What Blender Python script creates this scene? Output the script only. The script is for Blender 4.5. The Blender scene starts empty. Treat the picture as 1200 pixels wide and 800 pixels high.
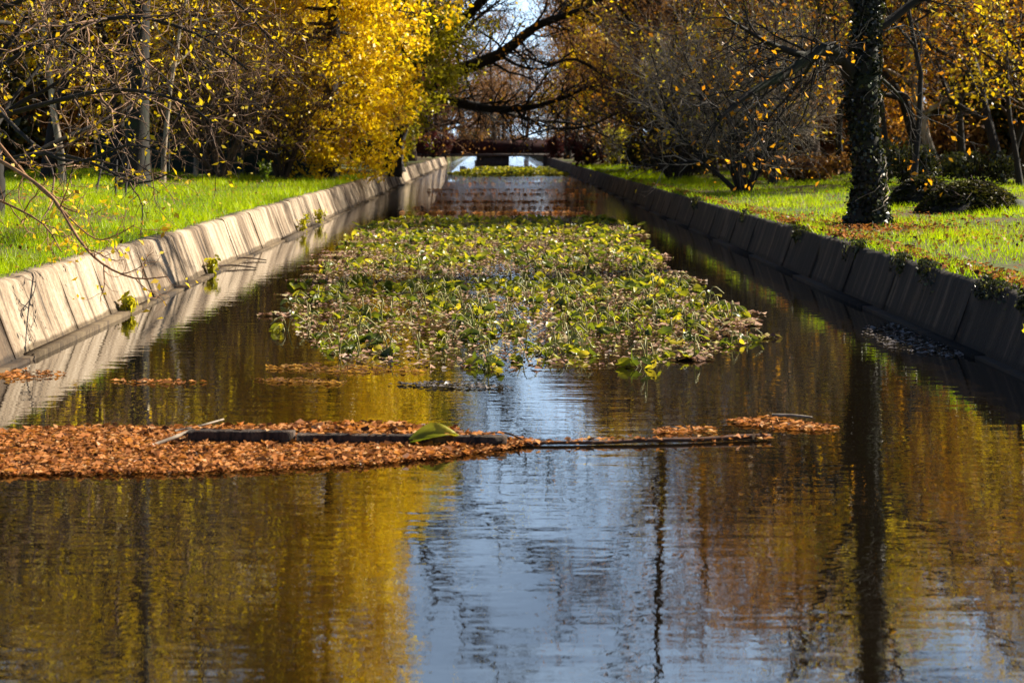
import bpy, math, random
import numpy as np
from mathutils import Vector, Matrix

# ------------------------------------------------------------------ basics
sc = bpy.context.scene
COL = sc.collection
F, CH = 2000.0, 2.2            # focal length in photo pixels, camera height over the water
VX, VY = 581.0, 167.0          # vanishing point in the photo (1200 x 800)
R = math.radians
RNG = np.random.default_rng(7)

def at(px, py, d):             # photo pixel at distance d -> point
    return Vector(((px - VX) / F * d, d, CH - (py - VY) / F * d))
def onwater(px, py):
    d = F * CH / (py - VY)
    return ((px - VX) / F * d, d)

def link(o, parent=None):
    COL.objects.link(o)
    if parent is not None: o.parent = parent
    return o
def tag(o, label=None, cat=None, group=None, kind=None):
    if label: o['label'] = label
    if cat: o['category'] = cat
    if group: o['group'] = group
    if kind: o['kind'] = kind
    return o
def empty(name, loc, rz=0):
    o = bpy.data.objects.new(name, None); o.empty_display_size = .2
    o.location = loc; o.rotation_euler.z = rz
    return link(o)

def npmesh(name, V, quads=None, tris=None, tint=None, smooth=False):
    me = bpy.data.meshes.new(name)
    V = np.asarray(V, np.float32).reshape(-1, 3)
    idx, starts, n = [], [], 0
    if quads is not None and len(quads):
        q = np.asarray(quads, np.int32).reshape(-1, 4); idx.append(q.ravel())
        starts.append(np.arange(len(q)) * 4); n = len(q) * 4
    if tris is not None and len(tris):
        t = np.asarray(tris, np.int32).reshape(-1, 3); idx.append(t.ravel())
        starts.append(n + np.arange(len(t)) * 3)
    idx = np.concatenate(idx); starts = np.concatenate(starts).astype(np.int32)
    me.vertices.add(len(V)); me.vertices.foreach_set('co', V.ravel())
    me.loops.add(len(idx)); me.loops.foreach_set('vertex_index', idx)
    me.polygons.add(len(starts)); me.polygons.foreach_set('loop_start', starts)
    if smooth: me.polygons.foreach_set('use_smooth', np.ones(len(starts), bool))
    if tint is not None:
        a = me.attributes.new('tint', 'FLOAT', 'POINT'); a.data.foreach_set('value', np.asarray(tint, np.float32))
    me.update(calc_edges=True)
    return me
def obj(name, me, mat, parent=None):
    o = bpy.data.objects.new(name, me)
    if not me.materials: me.materials.append(mat)
    return link(o, parent)

class MB:                       # small builder: boxes, prisms, tubes -> one mesh
    def __init__(s): s.v, s.q, s.t = [], [], []
    def box(s, c, size, rz=0, rx=0, ry=0):
        M = Matrix.Translation(c) @ Matrix.Rotation(rz, 4, 'Z') @ Matrix.Rotation(ry, 4, 'Y') @ Matrix.Rotation(rx, 4, 'X')
        b = len(s.v); x, y, z = [k / 2 for k in size]
        for p in ((-x,-y,-z),(x,-y,-z),(x,y,-z),(-x,y,-z),(-x,-y,z),(x,-y,z),(x,y,z),(-x,y,z)): s.v.append(tuple(M @ Vector(p)))
        for f in ((0,3,2,1),(4,5,6,7),(0,1,5,4),(1,2,6,5),(2,3,7,6),(3,0,4,7)): s.q.append([b + k for k in f])
    def tube(s, pts, rad, n=8, cap=True):
        pts = [Vector(p) for p in pts]; b = len(s.v); m = len(pts)
        if not hasattr(rad, '__len__'): rad = [rad] * m
        d0 = (pts[-1] - pts[0]).normalized(); ref = d0.orthogonal().normalized()
        for i, p in enumerate(pts):
            t = (pts[min(i + 1, m - 1)] - pts[max(i - 1, 0)]).normalized()
            u = (ref - t * ref.dot(t)).normalized(); w = t.cross(u)
            for k in range(n):
                a = 2 * math.pi * k / n
                s.v.append(tuple(p + (u * math.cos(a) + w * math.sin(a)) * rad[i]))
        for i in range(m - 1):
            for k in range(n):
                s.q.append([b + i*n + k, b + i*n + (k+1) % n, b + (i+1)*n + (k+1) % n, b + (i+1)*n + k])
        if cap:
            for i in (0, m - 1):
                c = len(s.v); s.v.append(tuple(pts[i]))
                for k in range(n): s.t.append([c, b + i*n + k, b + i*n + (k+1) % n])
    def build(s, name, mat, parent=None, smooth=False):
        return obj(name, npmesh(name, s.v, s.q, s.t, smooth=smooth), mat, parent)

# ------------------------------------------------------------------ materials
def newmat(name):
    m = bpy.data.materials.new(name); m.use_nodes = True
    nt = m.node_tree; nt.nodes.clear()
    return m, nt, nt.nodes.new('ShaderNodeOutputMaterial')
def N(nt, t, **kw):
    n = nt.nodes.new(t)
    for k, v in kw.items():
        if k.startswith('i_'):
            n.inputs[k[2:].replace('_', ' ')].default_value = v
        else: setattr(n, k, v)
    return n
def ramp(nt, stops, fac=None, interp='LINEAR'):
    n = nt.nodes.new('ShaderNodeValToRGB'); cr = n.color_ramp; cr.interpolation = interp
    while len(cr.elements) < len(stops): cr.elements.new(.5)
    for e, (p, c) in zip(cr.elements, stops): e.position = p; e.color = (*c, 1)
    if fac is not None: nt.links.new(fac, n.inputs[0])
    return n
def mapped(nt, scale=(1, 1, 1), rot=(0, 0, 0)):
    tc = nt.nodes.new('ShaderNodeTexCoord'); mp = nt.nodes.new('ShaderNodeMapping')
    mp.inputs['Scale'].default_value = scale; mp.inputs['Rotation'].default_value = rot
    nt.links.new(tc.outputs['Object'], mp.inputs[0]); return mp.outputs[0]
def noise(nt, vec, scale, detail=4, rough=.55, dist=0):
    n = N(nt, 'ShaderNodeTexNoise'); n.inputs['Scale'].default_value = scale; n.inputs['Detail'].default_value = detail
    n.inputs['Roughness'].default_value = rough; n.inputs['Distortion'].default_value = dist
    nt.links.new(vec, n.inputs['Vector']); return n.outputs['Fac']
def mixc(nt, fac, a, b, mode='MIX'):
    n = nt.nodes.new('ShaderNodeMix'); n.data_type = 'RGBA'; n.blend_type = mode
    for s, v in ((0, fac), (6, a), (7, b)):
        if hasattr(v, 'is_linked'): nt.links.new(v, n.inputs[s])
        elif s == 0: n.inputs[0].default_value = v
        else: n.inputs[s].default_value = (*v, 1)
    return n.outputs[2]

def leafmat(name, stops, trans=.5, gloss=.03, rough=.4, tmul=(1.25, 1.2, .7)):
    m, nt, out = newmat(name)
    at_ = N(nt, 'ShaderNodeAttribute', attribute_name='tint')
    cr = ramp(nt, stops, at_.outputs['Fac'])
    df = N(nt, 'ShaderNodeBsdfDiffuse'); tr = N(nt, 'ShaderNodeBsdfTranslucent'); gl = N(nt, 'ShaderNodeBsdfGlossy')
    gl.inputs['Roughness'].default_value = rough; gl.inputs['Color'].default_value = (1, 1, 1, 1)
    nt.links.new(cr.outputs[0], df.inputs[0])
    tcol = mixc(nt, 1.0, cr.outputs[0], tmul, 'MULTIPLY'); nt.links.new(tcol, tr.inputs[0])
    m1 = N(nt, 'ShaderNodeMixShader'); m1.inputs[0].default_value = trans
    m2 = N(nt, 'ShaderNodeMixShader'); m2.inputs[0].default_value = gloss
    nt.links.new(df.outputs[0], m1.inputs[1]); nt.links.new(tr.outputs[0], m1.inputs[2])
    nt.links.new(m1.outputs[0], m2.inputs[1]); nt.links.new(gl.outputs[0], m2.inputs[2])
    nt.links.new(m2.outputs[0], out.inputs[0]); return m
def barkmat(name, a, b, scale=6, moss=None, lo=.3, hi=.7):
    m, nt, out = newmat(name)
    v = mapped(nt, (1, 1, .25)); f = noise(nt, v, scale, 6, .65)
    c = ramp(nt, [(lo, a), (hi, b)], f).outputs[0]
    if moss:
        f2 = noise(nt, mapped(nt), 1.3, 4); r2 = ramp(nt, [(.5, (0,0,0)), (.62, (1,1,1))], f2)
        c = mixc(nt, r2.outputs[0], c, moss)
    p = N(nt, 'ShaderNodeBsdfPrincipled'); p.inputs['Roughness'].default_value = .85
    nt.links.new(c, p.inputs['Base Color'])
    bp = N(nt, 'ShaderNodeBump'); bp.inputs['Strength'].default_value = .8; bp.inputs['Distance'].default_value = .03
    nt.links.new(f, bp.inputs['Height']); nt.links.new(bp.outputs[0], p.inputs['Normal'])
    nt.links.new(p.outputs[0], out.inputs[0]); return m
def plain(name, a, b, scale=4, rough=.8, detail=5):
    m, nt, out = newmat(name)
    f = noise(nt, mapped(nt), scale, detail, .6)
    c = ramp(nt, [(.3, a), (.7, b)], f)
    p = N(nt, 'ShaderNodeBsdfPrincipled'); p.inputs['Roughness'].default_value = rough
    nt.links.new(c.outputs[0], p.inputs['Base Color']); nt.links.new(p.outputs[0], out.inputs[0]); return m

M = {}
M['bark_dark'] = barkmat('bark_dark', (.006, .0045, .0035), (.026, .018, .012))
M['bark_brown'] = barkmat('bark_brown', (.016, .010, .006), (.12, .07, .04))
M['bark_pale'] = barkmat('bark_pale', (.03, .02, .014), (.52, .42, .31), 2.5, None, .38, .60)  # pale bark, its hard-edged patches standing in for sun on the twigs
M['bark_warm'] = barkmat('bark_warm', (.014, .008, .005), (.38, .22, .125), 2.2, None, .44, .60)  # sunlit twig highlights put into the colour as light patches
M['bark_rust'] = barkmat('bark_rust', (.15, .07, .03), (.42, .22, .10))
M['bark_moss'] = barkmat('bark_moss', (.005, .004, .003), (.024, .017, .011), 6, (.016, .024, .006))
GOLD = [(0, (.42, .24, .008)), (.3, (.74, .48, .010)), (.7, (.88, .68, .012)), (1, (.90, .80, .05))]
M['leaf_gold'] = leafmat('leaf_gold', GOLD)
M['leaf_lime'] = leafmat('leaf_lime', [(0, (.20, .22, .012)), (.4, (.46, .44, .018)), (.8, (.66, .60, .03)), (1, (.72, .66, .06))])
M['leaf_orange'] = leafmat('leaf_orange', [(0, (.18, .07, .012)), (.4, (.52, .21, .010)), (.75, (.78, .38, .012)), (1, (.82, .52, .02))])
M['leaf_brown'] = leafmat('leaf_brown', [(0, (.10, .045, .02)), (.5, (.26, .125, .04)), (1, (.45, .25, .06))])
M['leaf_ivy'] = leafmat('leaf_ivy', [(0, (.004, .006, .003)), (.75, (.012, .017, .006)), (1, (.11, .13, .03))], .2, .05, .4)
M['leaf_dark'] = leafmat('leaf_dark', [(0, (.012, .016, .008)), (.6, (.04, .05, .015)), (1, (.12, .12, .02))], .35, .04)
M['leaf_moss'] = leafmat('leaf_moss', [(0, (.012, .012, .005)), (.6, (.05, .055, .012)), (.85, (.14, .13, .02)), (1, (.25, .12, .04))], .3, .02)
M['leaf_maroon'] = leafmat('leaf_maroon', [(0, (.03, .008, .010)), (1, (.12, .025, .025))], .35, .03, .5, (1.1, .8, .8))
M['leaf_green'] = leafmat('leaf_green', [(0, (.04, .08, .01)), (.6, (.13, .20, .015)), (1, (.30, .32, .03))])
M['litter'] = leafmat('litter', [(0, (.03, .014, .008)), (.3, (.22, .085, .03)), (.7, (.60, .24, .075)), (.92, (.68, .33, .13)), (1, (.66, .42, .22))], .3, .015, .4)
M['pad'] = leafmat('pad', [(0, (.08, .035, .025)), (.3, (.30, .17, .11)), (.65, (.50, .33, .22)), (.8, (.36, .34, .06)), (1, (.48, .38, .32))], .12, .05, .35)
M['scum'] = leafmat('scum', [(0, (.05, .04, .035)), (1, (.22, .19, .17))], .1, .12, .3)
M['lily'] = leafmat('lily', [(0, (.04, .065, .012)), (.4, (.17, .21, .015)), (.75, (.46, .44, .025)), (1, (.68, .54, .05))], .5, .03, .35)
M['lily_stem'] = plain('lily_stem', (.16, .17, .03), (.40, .34, .12), 12, .6)
M['grass'] = leafmat('grass', [(0, (.07, .13, .003)), (.4, (.24, .37, .004)), (.8, (.50, .58, .008)), (1, (.50, .44, .06))], .5, .015, .4, (1.2, 1.3, .3))
M['plank'] = barkmat('plank', (.010, .006, .004), (.13, .08, .05), 20, None, .4, .75)
M['plank_old'] = plain('plank', (.016, .009, .006), (.085, .05, .03), 9, .97)
M['pole_wood'] = plain('pole_wood', (.05, .025, .016), (.20, .10, .06), 16, .95)
M['pier'] = plain('pier', (.025, .028, .032), (.08, .083, .09), 3, .85)
M['parapet'] = plain('parapet', (.012, .004, .005), (.060, .014, .015), 1.6, .95)
M['deck'] = plain('deck', (.06, .05, .05), (.15, .13, .12), 3, .85)
M['net'] = plain('net', (.006, .018, .017), (.012, .035, .032), 5, .85)
M['post'] = plain('post', (.02, .035, .035), (.06, .08, .075), 8, .6)

# water
m, nt, out = newmat('water'); M['water'] = m
p = N(nt, 'ShaderNodeBsdfPrincipled'); p.inputs['Roughness'].default_value = .008; p.inputs['IOR'].default_value = 2.45
p.inputs['Base Color'].default_value = (.006, .004, .002, 1)
v1 = mapped(nt, (1, 1, 1)); v2 = mapped(nt, (.35, 1.5, 1), (0, 0, .08))
n1 = noise(nt, v2, 3.5, 2, .5); n2 = noise(nt, v1, 11, 2, .5, .3)
ad = N(nt, 'ShaderNodeMath', operation='MULTIPLY_ADD'); ad.inputs[1].default_value = .22
nt.links.new(n2, ad.inputs[0]); nt.links.new(n1, ad.inputs[2])
bp = N(nt, 'ShaderNodeBump'); bp.inputs['Strength'].default_value = 1; bp.inputs['Distance'].default_value = .0028
tc = nt.nodes.new('ShaderNodeTexCoord'); sp = nt.nodes.new('ShaderNodeSeparateXYZ'); nt.links.new(tc.outputs['Object'], sp.inputs[0])
mr = nt.nodes.new('ShaderNodeMapRange'); mr.interpolation_type = 'SMOOTHSTEP'        # breeze ruffles the open far water more
for k_, v_ in ((1, 45), (2, 110), (3, .0021), (4, .03)): mr.inputs[k_].default_value = v_
nt.links.new(sp.outputs[1], mr.inputs[0]); nt.links.new(mr.outputs[0], bp.inputs['Distance'])
nt.links.new(ad.outputs[0], bp.inputs['Height']); nt.links.new(bp.outputs[0], p.inputs['Normal'])
nt.links.new(p.outputs[0], out.inputs[0])

# ground: brown soil with leaf litter and green patches
m, nt, out = newmat('ground'); M['ground'] = m
v = mapped(nt); f1 = noise(nt, v, .35, 5, .6); f2 = noise(nt, v, 14, 5, .7)
soil = ramp(nt, [(.3, (.03, .019, .009)), (.55, (.10, .055, .022)), (.75, (.20, .10, .032))], f2).outputs[0]
turf = ramp(nt, [(.3, (.035, .055, .005)), (.7, (.11, .16, .010))], f2).outputs[0]
k = ramp(nt, [(.42, (0, 0, 0)), (.56, (1, 1, 1))], f1).outputs[0]
c = mixc(nt, k, turf, soil)
p = N(nt, 'ShaderNodeBsdfPrincipled'); p.inputs['Roughness'].default_value = .95
nt.links.new(c, p.inputs['Base Color'])
bp = N(nt, 'ShaderNodeBump'); bp.inputs['Distance'].default_value = .04
nt.links.new(f2, bp.inputs['Height']); nt.links.new(bp.outputs[0], p.inputs['Normal']); nt.links.new(p.outputs[0], out.inputs[0])

# concrete with vertical run-off streaks
def concrete(name, pale, mid, dark, lo, hi, band=.6):
    m, nt, out = newmat(name)
    s1 = noise(nt, mapped(nt, (.25, 5.5, .25)), 1.0, 6, .62)      # streaks: change along the wall, hardly down it
    s2 = noise(nt, mapped(nt, (.4, 1.1, .9)), .8, 4, .55)
    s3 = noise(nt, mapped(nt, (1, 1, 1)), 22, 5, .7)
    a = N(nt, 'ShaderNodeMath', operation='MULTIPLY_ADD'); a.inputs[1].default_value = .6
    nt.links.new(s2, a.inputs[0]); nt.links.new(s1, a.inputs[2])
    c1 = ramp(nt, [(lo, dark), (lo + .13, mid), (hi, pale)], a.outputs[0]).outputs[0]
    g = ramp(nt, [(.35, (.62, .60, .58)), (.6, (1, 1, 1))], s3).outputs[0]
    c = mixc(nt, 1.0, c1, g, 'MULTIPLY')
    s4 = noise(nt, mapped(nt, (.12, .55, .12)), 1.0, 5, .75, .2)                     # whole stretches darkened by broad noise
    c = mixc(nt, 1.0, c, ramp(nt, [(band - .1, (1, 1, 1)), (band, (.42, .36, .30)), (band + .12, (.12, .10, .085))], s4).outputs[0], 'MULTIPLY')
    tc = nt.nodes.new('ShaderNodeTexCoord'); sp = nt.nodes.new('ShaderNodeSeparateXYZ'); nt.links.new(tc.outputs['Object'], sp.inputs[0])
    wl = N(nt, 'ShaderNodeMath', operation='MULTIPLY_ADD'); wl.inputs[1].default_value = -.16; nt.links.new(s2, wl.inputs[0]); nt.links.new(sp.outputs[2], wl.inputs[2])
    c = mixc(nt, 1.0, c, ramp(nt, [(.0, (.32, .28, .2)), (.03, (1, 1, 1))], nt.nodes.new('ShaderNodeMath').outputs[0] if False else wl.outputs[0]).outputs[0], 'MULTIPLY')   # wet waterline stain
    p = N(nt, 'ShaderNodeBsdfPrincipled'); p.inputs['Roughness'].default_value = .85
    nt.links.new(c, p.inputs['Base Color'])
    bp = N(nt, 'ShaderNodeBump'); bp.inputs['Distance'].default_value = .02; bp.inputs['Strength'].default_value = .6
    nt.links.new(s3, bp.inputs['Height']); nt.links.new(bp.outputs[0], p.inputs['Normal'])
    nt.links.new(p.outputs[0], out.inputs[0]); return m
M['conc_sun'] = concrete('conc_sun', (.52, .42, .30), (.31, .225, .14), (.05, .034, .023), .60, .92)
M['conc_shade_stain'] = concrete('conc_shade_stain', (.15, .11, .075), (.034, .025, .018), (.008, .0065, .005), .70, 1.02, .62)  # stained concrete, with the shade of this wall put into the colour too

# ------------------------------------------------------------------ ground, water
ZL, ZR = .77, .70
def sm(t): t = np.clip(t, 0, 1); return t * t * (3 - 2 * t)
def zg(x, y):
    x = np.asarray(x, float); y = np.asarray(y, float)
    b = .05 * np.sin(x * 1.3 + y * .7) + .04 * np.sin(x * 2.1 - y * 1.2 + 1) + .05 * np.sin(y * .31 + x * .4)
    L = ZL - .03 + sm((-x - 5.6) / 8) * (.22 + b) + sm((-x - 20) / 60) * 1.2
    Rr = ZR - .03 + sm((x - 5.7) / 6) * (.10 + b) + sm((x - 20) / 60) * 1.0
    return np.where(x < 0, L, Rr)
def zgf(x, y): return float(zg(x, y))

xs = [-700, -300, -120, -60, -40] + list(np.arange(-30, -5.3, .8)) + [-5.22]
prof_l = [(x, None) for x in xs] + [(-4.95, -.55)]
xr_ = [5.32] + list(np.arange(6, 31, .8)) + [40, 60, 120, 300, 700]
prof = prof_l + [(-1.5, -.9), (1.5, -.9), (5.1, -.55)] + [(x, None) for x in xr_]
ys = np.concatenate([np.arange(-40, 16, 4), np.arange(16, 90, 1.0), np.arange(90, 180, 3), np.arange(180, 420, 20), [500, 700, 1000, 1500]])
V = []
for y in ys:
    for x, z in prof: V.append((x, y, zgf(x, y) if z is None else z))
n = len(prof); Q = [(j*n+i, j*n+i+1, (j+1)*n+i+1, (j+1)*n+i) for j in range(len(ys)-1) for i in range(n-1)]
tag(obj('ground', npmesh('ground', V, Q, smooth=True), M['ground']), kind='structure')
tag(obj('canal_water', npmesh('canal_water', [(-4.9, -40, 0), (5.1, -40, 0), (5.1, 420, 0), (-4.9, 420, 0)], [(0, 1, 2, 3)]), M['water']), kind='structure')

# ------------------------------------------------------------------ canal walls
def canal_wall(side, label, mat):
    rng = random.Random(3 if side < 0 else 5)
    root = empty('canal_wall', (0, 0, 0)); tag(root, label, 'wall')
    xb, xt, zt = (4.8, 5.10, ZL) if side < 0 else (4.98, 5.24, ZR)
    y, w = -3.4, 2.6
    m_ = (xt - xb) / zt
    while y < 166:
        w = rng.choice([1.7, 2.6, 2.6, 3.4, 4.2]); gap = rng.choice([.002, .003, .008]) if side > 0 else rng.choice([.004, .006, .012])
        a, b = y + gap, y + w - gap
        dx, dz, tl = [q_ * (1 if side < 0 else .5) for q_ in (rng.uniform(-.006, .006), rng.uniform(-.01, .01), rng.uniform(-.008, .008))]
        K = 14; V = []
        for i in range(K + 1):
            yy = a + (b - a) * i / K
            e = rng.uniform(-.022, .006) if rng.random() < .8 else rng.uniform(-.05, 0); e2 = rng.uniform(-.010, .010)
            xo = dx + tl * (i / K - .5)
            pr = [(xb - m_ * .45 + xo, -.45), (xb + xo, 0), (xb + m_ * zt * .5 + xo, zt * .5), (xt - .03 + xo + e2 * .4, zt - .035 + dz + e), (xt + .005 + xo, zt + dz + e),
                  (xt + .20 + xo, zt + .012 + dz + e2 * .5), (xt + .20, -.45)]
            for px, pz in pr: V.append((side * px, yy, pz))
        P = len(pr); Q = []
        for i in range(K):
            for j in range(P):
                Q.append((i*P+j, i*P+(j+1) % P, (i+1)*P+(j+1) % P, (i+1)*P+j))
        b0 = len(V)
        T = []
        for i in (0, K):
            for j in range(1, P - 1): T.append((i*P, i*P+j, i*P+j+1))
        obj('slab', npmesh('slab', V, Q, T), mat, root)
        y += w
    mb = MB(); y = -3.4
    while y < 166:       # narrow footing ledge at the waterline
        k = rng.uniform(.07, .15); hgt = rng.uniform(.015, .05)
        mb.box((side * (xb - k / 2 + .03), y + 2.6, hgt / 2 - .15), (k + .06, 5.18, hgt + .3)); y += 5.2
    mb.build('footing', mat, root)
    return root
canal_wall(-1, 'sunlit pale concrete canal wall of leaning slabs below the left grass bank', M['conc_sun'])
canal_wall(1, 'dark shaded stained concrete canal wall below the right grass bank', M['conc_shade_stain'])

# ------------------------------------------------------------------ leaves (vectorised)
def unit(a): return a / np.maximum(np.linalg.norm(a, axis=-1, keepdims=True), 1e-9)
def leaves(centers, size, rng, up=0.0, tint=None, aspect=.55, fold=.25, jitter=.6):
    """one folded pointed leaf blade per centre"""
    C = np.asarray(centers, float).reshape(-1, 3); n = len(C)
    d = unit(rng.normal(size=(n, 3))); nn = rng.normal(size=(n, 3)); nn[:, 2] += up * 4
    if up > 0: d[:, 2] *= (1 - min(up, .95)); d = unit(d)
    s = unit(np.cross(d, nn)); nn = np.cross(s, d)
    L = size * (1 + jitter * (rng.random((n, 1)) * 2 - 1)); W = L * aspect
    b = C - d * L * .5; t = C + d * L * .5; m_ = C - d * L * .06
    l = m_ + s * W * .5 + nn * W * fold; r = m_ - s * W * .5 + nn * W * fold
    V = np.stack([b, r, t, l], 1).reshape(-1, 3)
    Q = np.arange(n * 4).reshape(-1, 4)
    T = rng.random(n) if tint is None else tint
    return V, Q, np.repeat(T, 4)

# ------------------------------------------------------------------ trees
def polys_mesh(name, polys, smooth=True):
    groups = {}
    for pts, rad, sides in polys: groups.setdefault((len(pts), sides), []).append((pts, rad))
    VV, QQ, off = [], [], 0
    for (n, s), lst in groups.items():
        Pm = np.array([[tuple(p) for p in a[0]] for a in lst]); Rm = np.array([a[1] for a in lst])
        m_ = len(lst)
        tg = np.empty_like(Pm); tg[:, 1:-1] = Pm[:, 2:] - Pm[:, :-2]; tg[:, 0] = Pm[:, 1] - Pm[:, 0]; tg[:, -1] = Pm[:, -1] - Pm[:, -2]
        tg = unit(tg); mean = unit(Pm[:, -1] - Pm[:, 0])
        ref = np.where(np.abs(mean[:, 2:3]) > .8, np.array([[1., 0, 0]]), np.array([[0, 0, 1.]]))
        ref = ref[:, None, :] + np.zeros_like(Pm)
        u = unit(ref - tg * np.sum(ref * tg, -1, keepdims=True)); w = np.cross(tg, u)
        a = 2 * np.pi * np.arange(s) / s
        ring = Pm[:, :, None] + (u[:, :, None] * np.cos(a)[:, None] + w[:, :, None] * np.sin(a)[:, None]) * Rm[:, :, None, None]
        VV.append(ring.reshape(-1, 3))
        base = off + (np.arange(m_)[:, None, None] * n + np.arange(n - 1)[None, :, None]) * s
        k = np.arange(s)[None, None]; k2 = (k + 1) % s
        q = np.stack([base + k, base + k2, base + s + k2, base + s + k], -1)
        QQ.append(q.reshape(-1, 4)); off += m_ * n * s
    return npmesh(name, np.concatenate(VV), np.concatenate(QQ), smooth=smooth)

UP = Vector((0, 0, 1))
class Tree:
    def __init__(s, seed, S):
        s.r = random.Random(seed); s.S = S; s.polys = []; s.anch = []
        s.last = len(S['len']) - 1
    def rv(s, a): g = s.r.gauss; return Vector((g(0, a), g(0, a), g(0, a)))
    def grow(s, p, d, L, r, lvl):
        S = s.S; n = S['seg'][lvl]; pts = [p.copy()]; st = L / n; p = p.copy()
        w, tp = S['wand'][lvl], S['trop'][lvl]
        for i in range(n):
            d = (d + s.rv(w) + UP * tp).normalized(); p = p + d * st
            pts.append(p)
        tip = S['tip'][lvl]
        s.branch(pts, [r * (1 - (1 - tip) * i / n) for i in range(n + 1)], lvl)
    def branch(s, pts, rad, lvl, kids=None, t0=None):
        S = s.S; pts = [Vector(p) for p in pts]
        s.polys.append((lvl, pts, rad, S['sides'][lvl]))
        if lvl >= s.last - S.get('leafl', 0): s.anch += [(q, pts[-1] - pts[0]) for q in pts[1:]]
        if lvl == s.last: return
        k = S['kids'][lvl] if kids is None else kids
        t0 = S['t0'][lvl] if t0 is None else t0
        n = len(pts) - 1; az = s.r.uniform(0, 6.28)
        for j in range(k):
            t = t0 + (1 - t0) * (j + s.r.random()) / k
            f = t * n; i = min(int(f), n - 1); f -= i
            p = pts[i].lerp(pts[i + 1], f); d = (pts[i + 1] - pts[i]).normalized()
            rr = rad[i] * (1 - f) + rad[i + 1] * f
            az += 2.4 + s.r.uniform(-.5, .5); o = d.orthogonal().normalized(); o = Matrix.Rotation(az, 3, d) @ o
            ang = R(S['ang'][lvl] + s.r.uniform(-1, 1) * S['angv'])
            nd = (d * math.cos(ang) + o * math.sin(ang)).normalized()
            if lvl == 0: tt = (t - t0) / max(1 - t0, .01); sh = S['shape'](tt)
            else: sh = 1 - .45 * t
            s.grow(p, nd, S['len'][lvl + 1] * sh * s.r.uniform(.65, 1.2), min(rr * .72, S['rad'][lvl + 1] * s.r.uniform(.7, 1.2)), lvl + 1)
    def parts(s, root, bark, twig, leaf=None, nleaf=0, lsize=.1, split=2, spread=.15, zmin=None, tintz=None, seed=1, leafname='crown'):
        a = [(p, r, k) for l, p, r, k in s.polys if l < split]; b = [(p, r, k) for l, p, r, k in s.polys if l >= split]
        obj('trunk', polys_mesh('trunk', a), bark, root)
        if b: obj('twigs', polys_mesh('twigs', b, False), twig, root)
        if leaf and nleaf:
            rng = np.random.default_rng(seed)
            A = np.array([tuple(q) for q, _ in s.anch])
            ii = rng.integers(0, len(A), nleaf)
            if s.S.get('clump'):
                ii = rng.choice(np.arange(0, len(A), s.S['clump']), nleaf)
            C = A[ii] + rng.normal(0, spread, (nleaf, 3))
            ht = np.random.default_rng(5).random(len(A))[ii]
            T = np.clip(.55 * rng.random(nleaf) + .45 * ht, 0, 1)
            V, Q, T = leaves(C, lsize, rng, tint=T)
            obj(leafname, npmesh(leafname, V, Q, tint=T), leaf, root)

def spec(H, **k):
    S = dict(len=[H, H*.42, H*.17, H*.075, H*.04], rad=[H*.016, H*.008, H*.0032, .012, .007], seg=[10, 7, 5, 4, 3],
             wand=[.06, .12, .16, .2, .25], trop=[.03, .05, .03, .01, 0], tip=[.2, .2, .25, .35, .5], sides=[10, 7, 5, 3, 3],
             kids=[16, 8, 6, 4], t0=[.25, .2, .15, .1], ang=[55, 48, 45, 45], angv=14, shape=lambda t: 1.05 - .7 * t)
    S.update(k); return S

def dup(root, loc, rz, scale, label=None, group=None):
    r = root.copy(); COL.objects.link(r); r.location = loc; r.rotation_euler = (0, 0, rz); r.scale = (scale,) * 3
    if label: r['label'] = label
    if group: r['group'] = group
    for ch in list(root.children):
        c = ch.copy(); COL.objects.link(c); c.parent = r
        for g in ch.children:
            d = g.copy(); COL.objects.link(d); d.parent = c
    return r

def plant_tree(name, label, cat, S, seed, loc, rz=0, group=None, build=None, flare=1.5, lean=(0, 0), **kw):
    root = empty(name, loc, rz); tag(root, label, cat, group)
    t = Tree(seed, S)
    if build: build(t)
    else:
        d = Vector((lean[0], lean[1], 1)).normalized()
        t.grow(Vector((0, 0, -.15)), d, S['len'][0], S['rad'][0], 0)
    for i, (l, p, r, k) in enumerate(t.polys):      # root flare
        if l == 0: r[0] *= flare
    t.parts(root, **kw)
    return root

def gnd(px, d): x = (px - VX) / F * d; return (x, d, zgf(x, d))
def local(loc, pts): return [at(a, b, c) - Vector(loc) for a, b, c in pts]
def smooth_path(pts, k=3):
    pts = [Vector(p) for p in pts]; out = []
    for i in range(len(pts) - 1):
        p0, p1, p2, p3 = pts[max(i-1, 0)], pts[i], pts[i+1], pts[min(i+2, len(pts)-1)]
        for j in range(k):
            t = j / k; out.append(.5 * ((2*p1) + (p2-p0)*t + (2*p0-5*p1+4*p2-p3)*t*t + (3*p1-p0-3*p2+p3)*t**3))
    out.append(pts[-1]); return out
def taper(n, a, b): return [a + (b - a) * i / (n - 1) for i in range(n)]

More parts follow.
